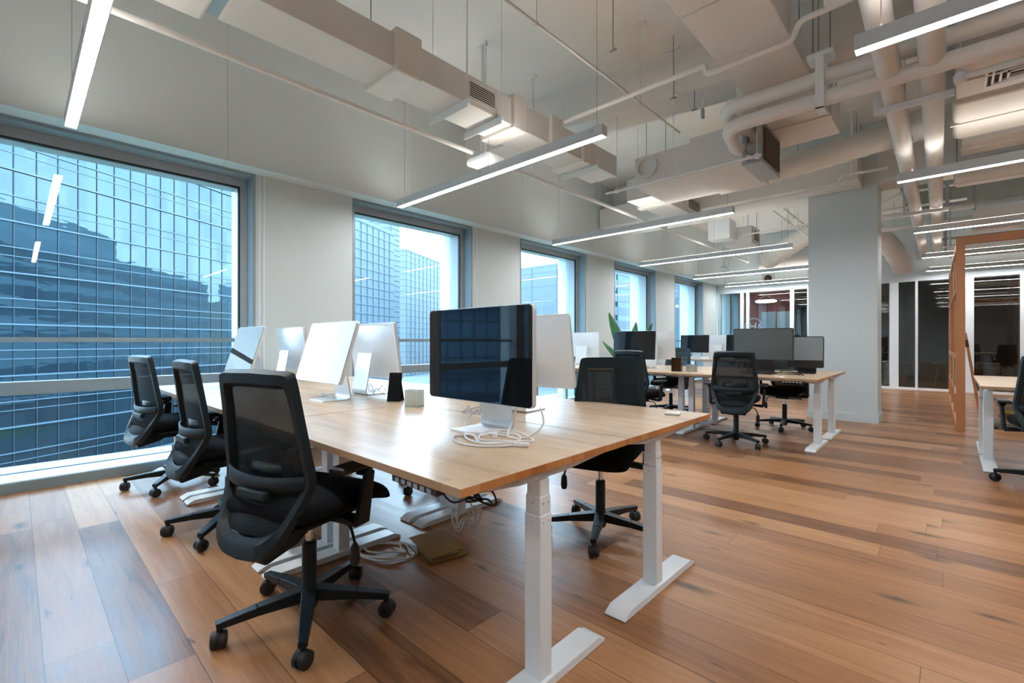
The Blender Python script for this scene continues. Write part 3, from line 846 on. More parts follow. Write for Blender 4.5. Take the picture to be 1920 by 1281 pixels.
# large flexible round duct
def flex(label, pts, r, name='flexible_duct', group=None):
    P = catmull(pts, 14); o = P[len(P)//2].copy()
    t = thing(name, label, 'duct', tuple(o), 0, group)
    rr = [r*(1+0.035*math.sin(i*1.7)+0.02*math.sin(i*4.1)) for i in range(len(P))]
    MB().tube([p-o for p in P], rr, 24).build('duct_skin', M['wrap'], t, ang=1.2)
    for q in (P[len(P)//4], P[3*len(P)//4]):
        mb = MB(); mb.tube([q-o+Vector((0,0,r*0.9)), (q.x-o.x, q.y-o.y, ZC-o.z)], 0.004, 6); mb.build('hanger_wire', M['dark_steel'], t)
    return t
flex('big crinkled round duct running behind the warm duct box', [(-1.75,6.62,3.38),(-1.2,6.75,3.46),(-0.5,6.8,3.54),(-0.14,6.82,3.57)], 0.145)
flex('round duct curling down behind the column on its right side', [(-1.8,12.75,3.95),(-1.4,12.9,3.8),(-1.0,13.6,3.4),(-0.82,14.5,2.98)], 0.2)
flex('large pale round duct arching left of the column over the far desks', [(-2.0,13.45,3.90),(-2.5,13.5,3.88),(-3.0,13.6,3.65),(-3.6,13.8,3.35)], 0.24)
flex('low round duct along the end wall left of the column', [(-1.7,15.1,3.50),(-2.8,15.1,3.48),(-4.1,15.1,3.42)], 0.16)

# thin pipes
def thin(label, pts, r=0.02, name='thin_pipe', rad=0.05, mat='pipe', drops=(), cat='pipe', elbows=True, drop_r=None):
    o = Vector(pts[0])
    t = thing(name, label, cat, tuple(o))
    MB().tube([p-o for p in round_path(pts, rad, 5)], r, 12).build('pipe_run', M[mat], t)
    for b in drops:
        b = Vector(b)-o
        mb = MB(); mb.tube([b, (b.x, b.y, ZC-o.z)], drop_r or r*0.8, 10)
        mb.tube([(b.x-0.0, b.y, b.z-r*1.5), (b.x, b.y, b.z+r*1.5)], r*1.5, 10)
        mb.box(b.x-0.06, b.x+0.06, b.y-0.025, b.y+0.025, ZC-o.z-0.012, ZC-o.z)
        mb.build('drop', M[mat], t)
    return t
thin('long thin white pipe running along the bulkhead above the windows', [(-3.68,-2.0,3.2),(-3.68,12.6,3.2)], 0.022, drops=[(-3.68,3.45,3.2),(-3.68,4.28,3.2),(-3.68,7.9,3.2),(-3.68,12.55,3.2)])
thin('slim grey conduit crossing diagonally in the upper middle', [(-2.28,0.8,3.6),(-2.26,5.22,3.6)], 0.011, name='conduit', mat='duct', drops=[(-2.28,2.7,3.6),(-2.27,4.3,3.6)], drop_r=0.004)
thin('white pipe crossing the room with an S bend beside the broad duct box', [(-2.97,3.98,3.53),(-1.50,3.98,3.53),(-1.50,3.98,3.45),(-0.86,3.98,3.45),(-0.81,3.98,3.58),(-0.2,3.98,3.6),(3.5,3.98,3.6)], 0.021, rad=0.04)
thin('white strut rail hanging beneath the wide duct, over the second lamp', [(-3.05,4.92,3.0),(-1.32,4.92,3.0)], 0.014, name='strut_rail', mat='white_metal', drops=[(-2.9,4.92,3.0),(-2.2,4.92,3.0),(-1.36,4.92,3.0)], drop_r=0.004)
thin('blue-white strut rail ending at the square diffuser on the right', [(0.02,4.68,3.11),(3.6,4.68,3.11)], 0.022, name='strut_rail', mat='white_metal', drops=[(0.06,4.68,3.11),(2.0,4.68,3.11)], drop_r=0.005)
thin('thin pipe with a stepped bend over the top of the column', [(-2.6,7.85,3.36),(-1.15,7.85,3.36),(-1.10,7.85,3.50),(-0.6,7.95,3.52)], 0.018, drops=[(-0.98,7.9,3.5)])
thin('left of two parallel conduits running towards the end wall', [(-2.48,9.12,3.72),(-2.48,13.2,3.72)], 0.018, name='conduit', drops=[(-2.48,9.8,3.72),(-2.48,11.2,3.72)], drop_r=0.005)
thin('right of two parallel conduits running towards the end wall', [(-2.29,9.12,3.72),(-2.29,13.2,3.72)], 0.018, name='conduit', drops=[(-2.29,9.6,3.72),(-2.29,10.8,3.72)], drop_r=0.005)
thin('crosswise thin pipe below the parallel conduits', [(-3.1,10.2,3.38),(-1.2,10.2,3.42)], 0.016, name='conduit', drops=[(-3.08,10.2,3.38),(-2.1,10.2,3.4)], drop_r=0.005)
thin('crosswise pipe over the parallel conduits by the column', [(-3.2,9.6,3.9),(-1.2,9.6,3.9)], 0.022)
thin('bent conduit right of the column under the beam', [(-0.95,9.9,3.42),(-0.6,9.9,3.62),(0.3,9.9,3.62)], 0.02, name='conduit')
thin('straight conduit right of the column under the beam', [(-1.1,10.1,3.42),(0.2,10.1,3.42)], 0.022, name='conduit', drops=[(-1.0,10.1,3.42)])
thin('upper thick conduit crossing behind the two thick pipes', [(-1.6,11.6,3.62),(3,11.6,3.62)], 0.055, name='conduit')
thin('lower thick conduit crossing behind the two thick pipes', [(-1.6,12.2,3.5),(3,12.2,3.5)], 0.05, name='conduit')
thin('short conduit with a hook at the upper middle of the ceiling', [(-2.95,2.9,4.30),(-2.2,2.6,4.30),(-1.4,2.4,4.32)], 0.012, name='conduit', mat='duct', drops=[(-2.95,2.9,4.3)])
thin('blue-grey cable tray rail over the wooden frame', [(-0.1,12.9,3.12),(4.5,12.9,3.12)], 0.02, name='cable_tray', mat='steel', drops=[(0.0,12.9,3.12)], drop_r=0.006)
thin('second blue-grey cable tray rail over the wooden frame', [(-0.1,11.3,3.02),(4.5,11.3,3.02)], 0.02, name='cable_tray', mat='steel', drops=[(0.0,11.3,3.02)], drop_r=0.006)

# rods standing alone
RODS = [('hanging rod over the near end of the long duct', (-3.3,1.9,3.56)), ('hanging rod in the middle, right of the lamp wire', (-2.1,3.5,3.7)), ('hanging rod against the downstand beam', (-2.1,4.7,3.75)),
        ('hanging rod left of the looped pipes', (-2.0,5.0,3.7))]
for lab, (x, y, z) in RODS:
    tag(MB().tube([(0,0,0),(0,0,ZC-z)], 0.005, 6).box(-0.03,0.03,-0.008,0.008,-0.012,0.0).build('hanger_rod', M['dark_steel'], loc=(x,y,z)), lab, 'rod')

# small boxes on the ceiling
def cbox(label, c, sz, mat='white_metal', name='junction_box', extra=True, bevel=0.01):
    t = thing(name, label, 'fitting', c)
    MB().box(-sz[0]/2, sz[0]/2, -sz[1]/2, sz[1]/2, 0, sz[2]).build('casing', M[mat], t, bevel=bevel)
    MB().tube([(0,0,sz[2]),(0,0,ZC-c[2])], 0.012, 8).build('stem', M['white_metal'], t)
    return t
cbox('white rounded wireless box hanging below the duct near the second window', (-3.60, 3.42, 3.07), (0.34,0.26,0.085), name='wireless_access_point', bevel=0.03)
cbox('small junction box beside the short conduit at the top middle', (-2.35, 3.05, 4.27), (0.12,0.12,0.08))
cbox('small square fitting at the top right of the middle, upper of two', (-1.75, 2.55, 4.05), (0.1,0.1,0.08))
cbox('small square fitting at the top right of the middle, lower of two', (-1.62, 2.9, 4.0), (0.09,0.09,0.12))
cbox('small dark-slotted spring hanger above the wide duct', (-1.95, 5.1, 3.62), (0.03,0.05,0.11), 'steel', 'spring_hanger')
cbox('speaker box mounted high beside the two thick pipes', (-0.56, 3.9, 3.55), (0.16,0.1,0.14), name='ceiling_fitting')
# air conditioner over the far desks
t = thing('cassette_unit', 'boxy white air conditioner with a side grille hung over the far desks', 'ventilation unit', (-3.10, 10.3, 3.33))
MB().box(-0.62, -0.18, -0.30, 0.1, 0.0, 0.40).build('casing', M['white_metal'], t, bevel=0.015)
MB().box(-0.45, 0.12, 0.12, 0.7, -0.08, 0.28).build('duct_body', M['duct'], t, bevel=0.01)
g = MB().box(0.12, 0.135, 0.2, 0.6, -0.02, 0.22).build('grille', M['duct'], t, smooth=False)
mb = MB()
for k in range(5): mb.box(0.135, 0.139, 0.23, 0.57, 0.0+k*0.042, 0.02+k*0.042)
mb.build('slots', M['grille_dark'], g, smooth=False)
for x in (-0.6, -0.2, 0.08):
    mb = MB(); rod(mb, x, -0.25 if x < -0.1 else 0.6, 0.27, ZC-3.33, 0.006); mb.build('hanger_rod', M['dark_steel'], t)
t = thing('pendant_speaker', 'small white bell-shaped pendant over the far windows', 'fitting', (-3.95, 11.6, 2.93))
MB().lathe([(0.10,0),(0.10,0.02),(0.06,0.07),(0.02,0.09)], seg=20).build('shade', M['white_metal'], t)
MB().tube([(0,0,0.09),(0,0,ZC-2.93)], 0.01, 8).build('stem', M['white_metal'], t)
# round vent high on the end wall
t = thing('wall_vent', 'square grey vent with a dark round fan high on the end wall', 'vent', (-3.92, 15.29, 3.07))
MB().box(-0.17, 0.17, -0.02, 0.0, -0.13, 0.13).build('plate', M['frame_light'], t, smooth=False)
Mx = Matrix.Translation((0,-0.02,0)) @ Matrix.Rotation(PI/2, 4, 'X')
mb = MB().lathe([(0.105,0),(0.105,0.015),(0.09,0.015),(0.085,0.004),(0.0,0.004)], seg=24, M=Mx)
mb.build('fan', M['grille_dark'], t)
t = thing('wall_vent', 'small dark square vent on the end wall right of the column', 'vent', (-0.98, 15.29, 3.28))
MB().box(-0.12, 0.12, -0.02, 0.0, -0.12, 0.12).build('plate', M['duct'], t, smooth=False)
MB().box(-0.09, 0.09, -0.025, -0.02, -0.09, 0.09).build('opening', M['grille_dark'], t, smooth=False)

# ================================================================== DESKS
DT, TK = 0.79, 0.027
def make_desk(w=1.586, d=0.925, f0=0.01, f1=0.775, fc=0.415, keypad=False):
    """front edge at local y=0 (user side), desk extends to +y; local x=0 is the right hand end seen from the front (+x)"""
    r = bpy.data.objects.new('standing_desk', None); COL.objects.link(r)
    tp = MB().box(-w, 0, 0, d, DT-TK, DT).build('desk_top', M['desk'], r, bevel=0.002)
    tp.data.materials.append(M['desk_edge'])
    for p in tp.data.polygons:
        if abs(p.normal.x) > 0.5: p.material_index = 1
    for x in (-0.068, -w+0.068):
        mb = MB().box(x-0.036, x+0.036, fc-0.0325, fc+0.0325, 0.03, 0.60)
        lg = mb.build('leg', M['white_metal'], r, bevel=0.004)
        MB().box(x-0.033, x+0.033, fc-0.0295, fc+0.0295, 0.60, 0.665).box(x-0.030, x+0.030, fc-0.0265, fc+0.0265, 0.665, 0.722).build('sleeve', M['white_metal'], lg, bevel=0.003)
        mb = MB()
        for z in (0.575, 0.64):
            for yy in (-0.014, 0.014):
                mb.tube([(x-0.0365, fc+yy, z),(x+0.0370, fc+yy, z)], 0.0028, 6)
            mb.tube([(x, fc-0.0335, z),(x, fc+0.0335, z)], 0.0028, 6)
        mb.build('screws', M['steel'], lg)
        mb = MB().prism([(f0,0.006),(f0+0.005,0.014),(f0+0.05,0.034),(f1-0.05,0.034),(f1-0.005,0.014),(f1,0.006),(f1-0.002,0.002),(f0+0.002,0.002)], 'x', x-0.05, x+0.05)
        mb.build('foot', M['white_metal'], r, bevel=0.006)
        mb = MB().prism([(0.06,0.763),(0.07,0.745),(fc-0.12,0.722),(fc+0.12,0.722),(d-0.07,0.745),(d-0.06,0.763)], 'x', x-0.022, x+0.022)
        mb.build('side_bracket', M['white_metal'], r, bevel=0.003)
    mb = MB().box(-w+0.09, -0.09, fc-0.06, fc-0.03, 0.725, 0.762).box(-w+0.09, -0.09, fc+0.03, fc+0.06, 0.725, 0.762)
    mb.build('cross_rail', M['white_metal'], r, smooth=False)
    kp = MB().box(-0.36, -0.12, 0.008, 0.05, 0.738, 0.763).build('keypad', M['black_plastic'], r, bevel=0.004)
    mb = MB()
    for k in range(6): mb.box(-0.335+k*0.034, -0.313+k*0.034, 0.005, 0.0085, 0.743, 0.757)
    mb.build('buttons', M['steel'], kp, smooth=False)
    return r
PLACED = set()
def place_desk(proto, used, label, x, y, rz, group=None):
    if proto.name not in PLACED:
        PLACED.add(proto.name)
        proto.location = (x, y, 0); proto.rotation_euler = (0,0,rz)
        tag(proto, label, 'desk', group); return proto
    c = instance(proto, label, (x, y, 0), rz, group)
    c['category'] = 'desk'
    return c
dA = make_desk(); dB = make_desk(f0=0.19, f1=0.93, fc=0.575); dC = make_desk(w=1.17); dD = make_desk(w=1.17, f0=0.19, f1=0.93, fc=0.575)
W1 = 1.594
def block(x0, y0, labs, first=False, n=3, mir=False):
    """pairs of desks back to back; x0 right hand end, y0 front edge"""
    g = None
    for k in range(n):
        pa, pb = (dA, dB) if k < 2 else (dC, dD)
        w = 1.586 if k < 2 else 1.17
        xr = x0 - W1*k
        place_desk(pa, not (first), labs[k][0], xr, y0, 0, g)
        place_desk(pb, not (first), labs[k][1], xr - w, y0+0.93+0.925+0.002, PI, g)
block(-0.987, 0.843, [('nearest wooden-topped white standing desk, holding the coiled white cables', 'standing desk directly behind the nearest one, a white charger on its right end'),
      ('near-row standing desk in the middle, left of the coiled cables', 'rear standing desk of the nearest block, in its middle by the second window'),
      ('near-row standing desk against the big first window', 'rear standing desk of the nearest block, against the windows')], first=True)
block(-1.03, 5.86, [('standing desk of the second block with its bare white legs just left of the column', 'rear standing desk of the second block, next to the column'),
      ('front middle standing desk of the second block, left of the mesh chair', 'rear middle standing desk of the second block'),
      ('front standing desk of the second block nearest the windows', 'rear standing desk of the second block nearest the windows')])
block(-1.9, 10.85, [('front standing desk of the farthest block, half hidden by the column', 'rear standing desk of the farthest block, half hidden by the column'),
      ('front middle standing desk of the farthest block, strewn with white things', 'rear middle standing desk of the farthest block')], n=2)
block(0.20+W1, 6.08, [('standing desk cut off by the right edge of the picture', 'standing desk at the right edge, back to back behind the cut-off one')], n=1)

# ================================================================== TASK CHAIR
def make_chair():
    r = bpy.data.objects.new('office_chair', None); COL.objects.link(r)
    # five-star base
    mb = MB().lathe([(0.028,0.045),(0.036,0.06),(0.036,0.135),(0.030,0.15),(0.030,0.33),(0.024,0.335)], seg=20)
    hub = mb.build('column', M['black'], r)
    MB().tube([(0,0,0.33),(0,0,0.43)], 0.015, 16).build('gas_piston', M['chrome'], hub)
    for k in range(5):
        a = math.radians(-27+72*k) - math.radians(17)
        d = Vector((math.cos(a), math.sin(a), 0))
        mb = MB().beam(d*0.02+Vector((0,0,0.112)), d*0.20+Vector((0,0,0.104)), 0.060, 0.055, 0.046, 0.036)
        mb.beam(d*0.20+Vector((0,0,0.104)), d*0.345+Vector((0,0,0.090)), 0.046, 0.036, 0.034, 0.026)
        mb.tube([d*0.332+Vector((0,0,0.05)), d*0.332+Vector((0,0,0.092))], 0.012, 10)
        lg = mb.build('base_leg', M['black'], r, bevel=0.004)
        c = d*0.335 + Vector((0,0,0.034))
        ang = a + 0.9 + 0.5*k
        ax_ = Vector((math.cos(ang), math.sin(ang), 0))
        mb = MB()
        Rm = Matrix.Translation(c) @ ax_.to_track_quat('Z', 'Y').to_matrix().to_4x4()
        for sgn in (-1, 1):
            z0, z1 = (0.004, 0.028) if sgn > 0 else (-0.028, -0.004)
            mb.lathe([(0.026, z0 if sgn<0 else z1),(0.032, (z0+0.004) if sgn<0 else z1-0.004),(0.033, (z0+z1)/2),(0.033, z1-0.001 if sgn<0 else z0+0.001),(0.01, z1 if sgn<0 else z0)], seg=20, M=Rm)
        mb.lathe([(0.012,-0.028),(0.012,0.028)], seg=10, M=Rm)
        mb.lathe([(0.029,-0.004),(0.029,0.004)], seg=14, M=Matrix.Translation((0,0,0.005)) @ Rm)
        mb.build('caster', M['rubber'], lg)
    # mechanism and lever
    mb = MB().box(-0.085, 0.085, -0.16, 0.11, 0.415, 0.475).box(-0.05, 0.05, -0.27, -0.14, 0.41, 0.45)
    mech = mb.build('tilt_mechanism', M['black'], r, bevel=0.012)
    mb = MB().tube(round_path([(0.05,0.03,0.43),(0.20,0.04,0.425),(0.225,0.04,0.35)], 0.03), 0.006, 8)
    lv = mb.build('lever', M['black'], mech)
    MB().lathe([(0.006,0.0),(0.018,-0.02),(0.022,-0.07),(0.016,-0.095),(0.0,-0.1)], c=(0.226,0.04,0.355), seg=12).build('lever_knob', M['black_plastic'], lv)
    # seat cushion
    def seat(u, v, top):
        a = math.sin(PI/2*(2*u-1)); b = math.sin(PI/2*(2*v-1))
        w = 0.252 - 0.02*max(0, -b)**2
        x = w*a; y = 0.010 + 0.275*b
        e = max(0.0, 1 - (abs(a)**5)) ** 0.5; e2 = max(0.0, 1 - abs(b)**10)**0.5
        k = min(1, e*e2)
        zc = 0.535 - 0.055*max(0, b-0.35)**2/0.42 + 0.006*a*a
        rnd = 1 - 0.10*(abs(a)**4)*(abs(b)**4)
        x *= rnd; y *= rnd
        return Vector((x, y, zc + (0.045*k if top else -0.048*k*(1 if b<0.3 else 1-0.2*(b-0.3)/0.7))))
    mb = MB()
    N1 = 22
    mb.grid(lambda u, v: seat(u, v, True), N1, N1); mb.grid(lambda u, v: seat(u, v, False), N1, N1)
    st = mb.build('seat', M['fabric'], r, ang=1.4)
    bm = bmesh.new(); bm.from_mesh(st.data); bmesh.ops.remove_doubles(bm, verts=bm.verts, dist=0.0008); bmesh.ops.recalc_face_normals(bm, faces=bm.faces); bm.to_mesh(st.data); bm.free()
    MB().box(-0.20, 0.20, -0.20, 0.17, 0.468, 0.50).build('seat_pan', M['black'], st, bevel=0.02)
    # back frame : closed band with inner / outer edges
    half_o = [(0,-0.262,1.094),(0.10,-0.260,1.091),(0.192,-0.252,1.086),(0.214,-0.246,1.055),(0.226,-0.226,0.93),(0.243,-0.205,0.78),(0.252,-0.190,0.675),(0.238,-0.205,0.61),(0.200,-0.255,0.50),(0.168,-0.285,0.432),(0.10,-0.305,0.385),(0,-0.310,0.372)]
    half_i = [(0,-0.258,1.022),(0.10,-0.256,1.020),(0.150,-0.248,1.018),(0.168,-0.242,1.000),(0.180,-0.224,0.92),(0.200,-0.204,0.78),(0.208,-0.190,0.680),(0.192,-0.206,0.615),(0.156,-0.254,0.525),(0.128,-0.285,0.492),(0.08,-0.300,0.470),(0,-0.306,0.462)]
    ho = catmull(half_o, 4); hi = catmull(half_i, 4)
    def full(h):
        mir_ = [Vector((-p.x, p.y, p.z)) for p in h[1:-1]][::-1]
        return h + mir_
    O = full(ho); I = full(hi); n = len(O); th = 0.019
    mb = MB(); vs = []
    for p, q in zip(O, I):
        # the frame bulges backward, thicker in the middle
        vs += [p+Vector((0,th*0.55,0)), q+Vector((0,th*0.55,0)), (q*0.75+p*0.25)+Vector((0,-th,0)), (p*0.8+q*0.2)+Vector((0,-th,0))]
    fs = []
    for i in range(n):
        j = (i+1) % n
        for k in range(4):
            l = (k+1) % 4
            fs.append((i*4+k, j*4+k, j*4+l, i*4+l))
    mb.add(vs, fs)
    bf = mb.build('back_frame', M['grey_black'], r, ang=0.9)
    # mesh
    def hw(z):
        pts = hi
        for p, q in zip(pts[:-1], pts[1:]):
            if (p.z-z)*(q.z-z) <= 0 and abs(p.z-q.z) > 1e-6 and min(p.x, q.x) > 0.03:
                t_ = (z-p.z)/(q.z-p.z); return p.x+(q.x-p.x)*t_, p.y+(q.y-p.y)*t_
        return 0.15, -0.3
    def mfn(u, v):
        z = 1.028 - v*(1.028-0.47)
        w, y = hw(min(1.0, max(0.50, z)))
        w += 0.012
        a = 2*u-1
        return Vector((a*w, y+0.006-0.022*(1-a*a), z))
    MB().grid(mfn, 16, 26).build('back_mesh', M['mesh'], r, ang=3)
    # lumbar band and adjuster
    def lum(u, v):
        a = 2*u-1
        return Vector((0.225*a, -0.205-0.050*(1-a*a)**0.8, 0.665+0.058*(v-0.5)-0.012*(1-a*a)))
    MB().grid(lum, 20, 2).build('lumbar_band', M['grey_black'], r, solid=0.012, ang=3)
    mb = MB().box(-0.085, 0.085, -0.275, -0.243, 0.595, 0.632)
    ad = mb.build('lumbar_adjuster', M['grey_black'], r, bevel=0.010)
    def pad(u, v):
        a = 2*u-1
        return Vector((0.125*a, -0.18-0.035*(1-a*a), 0.655+0.07*v))
    MB().grid(pad, 12, 2).build('lumbar_pad', M['black'], ad, solid=0.014, ang=3)
    # lower shell joining back and seat
    mb = MB().prism([(-0.30,0.375),(-0.31,0.40),(-0.29,0.45),(-0.16,0.47),(-0.10,0.44),(-0.16,0.405)], 'x', -0.13, 0.13)
    mb.build('back_bracket', M['black'], r, bevel=0.012)
    # armrests
    for s_ in (-1, 1):
        mb = MB()
        mb.beam((s_*0.16, 0.02, 0.462), (s_*0.285, 0.02, 0.455), 0.075, 0.024, 0.070, 0.030)
        mb.beam((s_*0.282, 0.020, 0.452), (s_*0.292, 0.055, 0.665), 0.030, 0.072, 0.024, 0.052, up=(0,1,0))
        mb.beam((s_*0.292, 0.052, 0.66), (s_*0.292, 0.035, 0.688), 0.03, 0.055, 0.05, 0.11, up=(0,1,0))
        ar = mb.build('armrest', M['black'], r, bevel=0.010, seg=3)
        MB().box(s_*0.29-0.043, s_*0.29+0.043, -0.125, 0.115, 0.686, 0.712).build('arm_pad', M['rubber'], ar, bevel=0.011, seg=3)
    return r
chair = make_chair()
tag(chair, 'black mesh-back office chair nearest the camera, at the near desk', 'chair', 'black mesh office chairs')
chair.location = (-2.03, 0.873, 0); chair.rotation_euler = (0, 0, math.radians(17))
CH = [('black mesh-back chair in the middle of the three along the near desks', -3.38, 0.945, 3),
      ('black mesh-back chair closest to the big first window', -4.74, 0.92, 10),
      ('chair on the far side of the nearest block, mesh back right of the large screen', -1.59, 2.50, -164),
      ('chair tucked behind the nearest block, only a caster and seat showing under it', -3.12, 2.42, 178),
      ('chair with see-through back at the second desk block, facing the wide grey screen', -1.83, 5.80, 12),
      ('chair at the left of the second block, its top seen over the nearest mesh back', -2.95, 5.57, -4),
      ('chair behind the second block next to the white desk legs by the column', -1.66, 7.27, 176),
      ('chair behind the second block, left of the pen holder', -3.42, 7.55, 172),
      ('chair cut off by the right edge of the picture', 0.62, 5.74, 2),
      ('chair beside the desk at the right edge, mostly outside the picture', 1.35, 8.05, 170)]
for lab, x, y, rz in CH:
    instance(chair, lab, (x, y, 0), math.radians(rz))

# ================================================================== SCREENS
def rrect(w, h, r, n=5, x0=0, z0=0):
    out = []
    for cx, cz, a0 in ((w/2-r, h/2-r, 0), (-w/2+r, h/2-r, 90), (-w/2+r, -h/2+r, 180), (w/2-r, -h/2+r, 270)):
        for k in range(n+1):
            a = math.radians(a0+90*k/n); out.append((x0+cx+r*math.cos(a), z0+cz+r*math.sin(a)))
    return out
def display(label, x, y, rz, tilt=0, w=0.684, h=0.43, zb=0.925, mode='black', chin=0, stand=True, group=None, zdesk=DT, name='computer_monitor', base_shift=0.10, hole=False, thick=0.022, screen='matte_screen'):
    """screen faces local -y"""
    t = thing(name, label, 'monitor', (x, y, zdesk), math.radians(rz), group)
    zc = zb + h/2 - zdesk
    R = Matrix.Translation((0, 0, zc)) @ Matrix.Rotation(math.radians(tilt), 4, 'X')
    shell = {'black': 'alu', 'grey': 'black_plastic', 'dark': 'black_plastic'}[mode]
    mb = MB().prism(rrect(w, h, 0.02), 'y', 0.0, thick, M=R)
    # slightly domed back
    n1, n2 = 10, 8
    def back(u, v):
        a, b = 2*u-1, 2*v-1
        return R @ Vector((a*(w/2-0.01), thick-0.001 + 0.020*(1-a*a)*(1-b*b), b*(h/2-0.01)))
    mb.grid(back, n1, n2)
    sh = mb.build('housing', M[shell], t, ang=0.5)
    if mode == 'black':
        g = MB().prism(rrect(w-0.006, h-0.006, 0.018), 'y', -0.003, 0.001, M=R).build('screen', M['glass_black'], t, ang=0.5)
    else:
        g = MB().prism(rrect(w-0.02, h-0.02-chin, 0.003, z0=chin/2), 'y', -0.002, 0.002, M=R).build('screen', M[screen], t, ang=0.5)
    if chin and mode == 'black':
        MB().prism(rrect(w-0.006, chin, 0.01, z0=-h/2+chin/2), 'y', -0.0035, 0.0, M=R).build('chin', M['alu'], t, ang=0.5)
    if stand:
        # bent sheet stand: base plate forward, neck rising behind
        bw = 0.105
        zt = zc - 0.02
        prof = [(-0.10, 0.0), (-0.10, 0.007), (0.06, 0.008), (0.088, 0.014), (0.096, 0.035), (0.045, zt), (0.037, zt), (0.082, 0.036), (0.078, 0.022), (0.06, 0.0165)]
        prof = [(-0.10,0.0),(0.075,0.0),(0.095,0.008),(0.104,0.028),(0.100,0.05),(0.050,zt),(0.042,zt),(0.090,0.048),(0.093,0.028),(0.087,0.014),(0.073,0.008),(-0.10,0.008)]
        prof = [(p[0]+base_shift-0.06, p[1]) for p in prof]
        mb = MB().prism(prof, 'x', -bw, bw)
        stn = mb.build('stand', M['alu'] if mode == 'black' else M['black_plastic'], t, ang=0.7)
        if hole:
            Mx = Matrix.Translation((0, 0.10+base_shift-0.06-0.012, 0.07)) @ Matrix.Rotation(PI/2, 4, 'X')
            MB().lathe([(0.035,0),(0.035,0.012),(0.0,0.012)], seg=20, M=Mx).build('cable_hole', M['rubber'], stn)
    return t
display('large dark glossy monitor in the middle of the nearest desk', -1.57, 1.43, 0, 0)
display('tilted aluminium monitor reflecting white sky, left of centre on the near row', -3.17, 1.47, 0, -17, zb=0.915)
display('aluminium monitor seen at an angle above the chairs, nearest the first window', -4.72, 1.43, 0, -17, zb=0.915)
display('silver monitor back turned to us right of the tilted white-lit screen', -3.32, 1.95, 180, -8, zb=0.915)
display('silver monitor back by the wall between first and second windows', -4.86, 1.93, 180, -8, zb=0.915)
display('pale monitor back peeking out behind the large dark monitor', -1.88, 2.12, 184, -9, zb=0.93)
# second block
display('dark monitor with the green plant behind it', -3.48, 6.40, 0, -4, zb=0.93, w=0.70)
display('pale monitor back right beside the dark monitor and the plant', -3.34, 6.78, 178, -4, zb=0.93)
display('wide grey matte monitor standing over the see-through chair', -1.72, 6.44, 0, -2, w=0.69, h=0.40, zb=0.965, mode='grey')
display('silver-grey monitor with a dark chin in front of the column', -1.345, 6.92, 4, -3, w=0.40, h=0.40, zb=0.865, mode='grey', chin=0.085, hole=True, screen='glare_screen')
display('small silver monitor back against the windows at the second block', -4.72, 6.9, 184, -4, zb=0.93, w=0.6)
display('dark monitor on the farthest block seen under the fifth window', -4.52, 11.3, 0, -4, w=0.7, zb=0.93)
display('silver monitor back beside the dark one on the farthest block', -4.12, 11.8, 180, -4, w=0.7, zb=0.93)
display('dark monitor of the farthest block left of the wide grey one', -3.45, 11.35, 0, -4, w=0.7, zb=0.93)
t = thing('webcam', 'black webcam clipped on top of the silver-grey monitor', 'webcam', (-1.45, 6.95, 1.262))
MB().box(-0.05, 0.05, -0.02, 0.02, 0.0, 0.022).build('body', M['black_plastic'], t, bevel=0.008)
MB().box(-0.02, 0.02, -0.01, 0.03, 0.022, 0.034).build('cover', M['black_plastic'], t, bevel=0.004)

# ================================================================== THINGS ON THE DESKS
def scribble(name, label, cat, c, R, n, z0, r, mat, seed, wob=0.25, turns=3, flat_=0.02, ell=(1,1), rot=0, tails=()):
    rn = random.Random(seed)
    t = thing(name, label, cat, c)
    P = []
    m = n*turns
    for i in range(m):
        a = 2*PI*i/n
        rad = R*(1 + wob*math.sin(a*0.37+seed)+rn.uniform(-1,1)*wob*0.25)
        x, y = rad*math.cos(a)*ell[0], rad*math.sin(a)*ell[1]
        x, y = x*math.cos(rot)-y*math.sin(rot), x*math.sin(rot)+y*math.cos(rot)
        P.append(Vector((x+0.02*rn.uniform(-1,1), y+0.02*rn.uniform(-1,1), z0+r+flat_*(0.5+0.5*math.sin(a*1.3+i))*(i/m))))
    MB().tube(catmull(P, 5), r, 8).build('coil', M[mat], t)
    for k, tl in enumerate(tails):
        MB().tube(catmull(tl, 8), r, 8).build('lead', M[mat], t)
    return t
t = scribble('cable_coil', 'loose white cable coiled on the nearest desk under the dark monitor', 'cable', (-1.385, 1.37, DT), 0.10, 9, 0.0, 0.0042, 'cable', 3, ell=(1.25,0.95), turns=3,
    tails=[[(-0.10,-0.02,0.005),(-0.16,-0.08,0.005),(-0.05,-0.16,0.005),(0.08,-0.13,0.005),(0.17,-0.02,0.008)], [(0.0,0.15,0.16),(-0.02,0.13,0.06),(0.03,0.05,0.01),(0.10,0.10,0.01),(0.13,0.16,0.06),(0.08,0.20,0.12)]])
MB().box(-0.012, 0.012, -0.03, 0.03, 0.004, 0.018).build('plug', M['cable'], t, bevel=0.004, loc=(0.175,-0.03,0), rot=(0,0,-1.0))
MB().box(-0.01, 0.01, -0.018, 0.018, 0.012, 0.028).build('plug', M['cable'], t, bevel=0.003, loc=(0.0,0.0,0.0), rot=(0,0,0.7))
t = scribble('cable_loop', 'small loops of thin cord hanging behind the dark monitor by its stand', 'cable', (-1.66, 1.50, DT+0.06), 0.045, 8, 0.0, 0.003, 'cable', 8, turns=2, ell=(1.2,0.5), flat_=0.05, tails=[[(0.0,0.0,0.01),(-0.03,-0.02,-0.03),(0.0,-0.06,-0.055),(0.05,-0.10,-0.055)]])
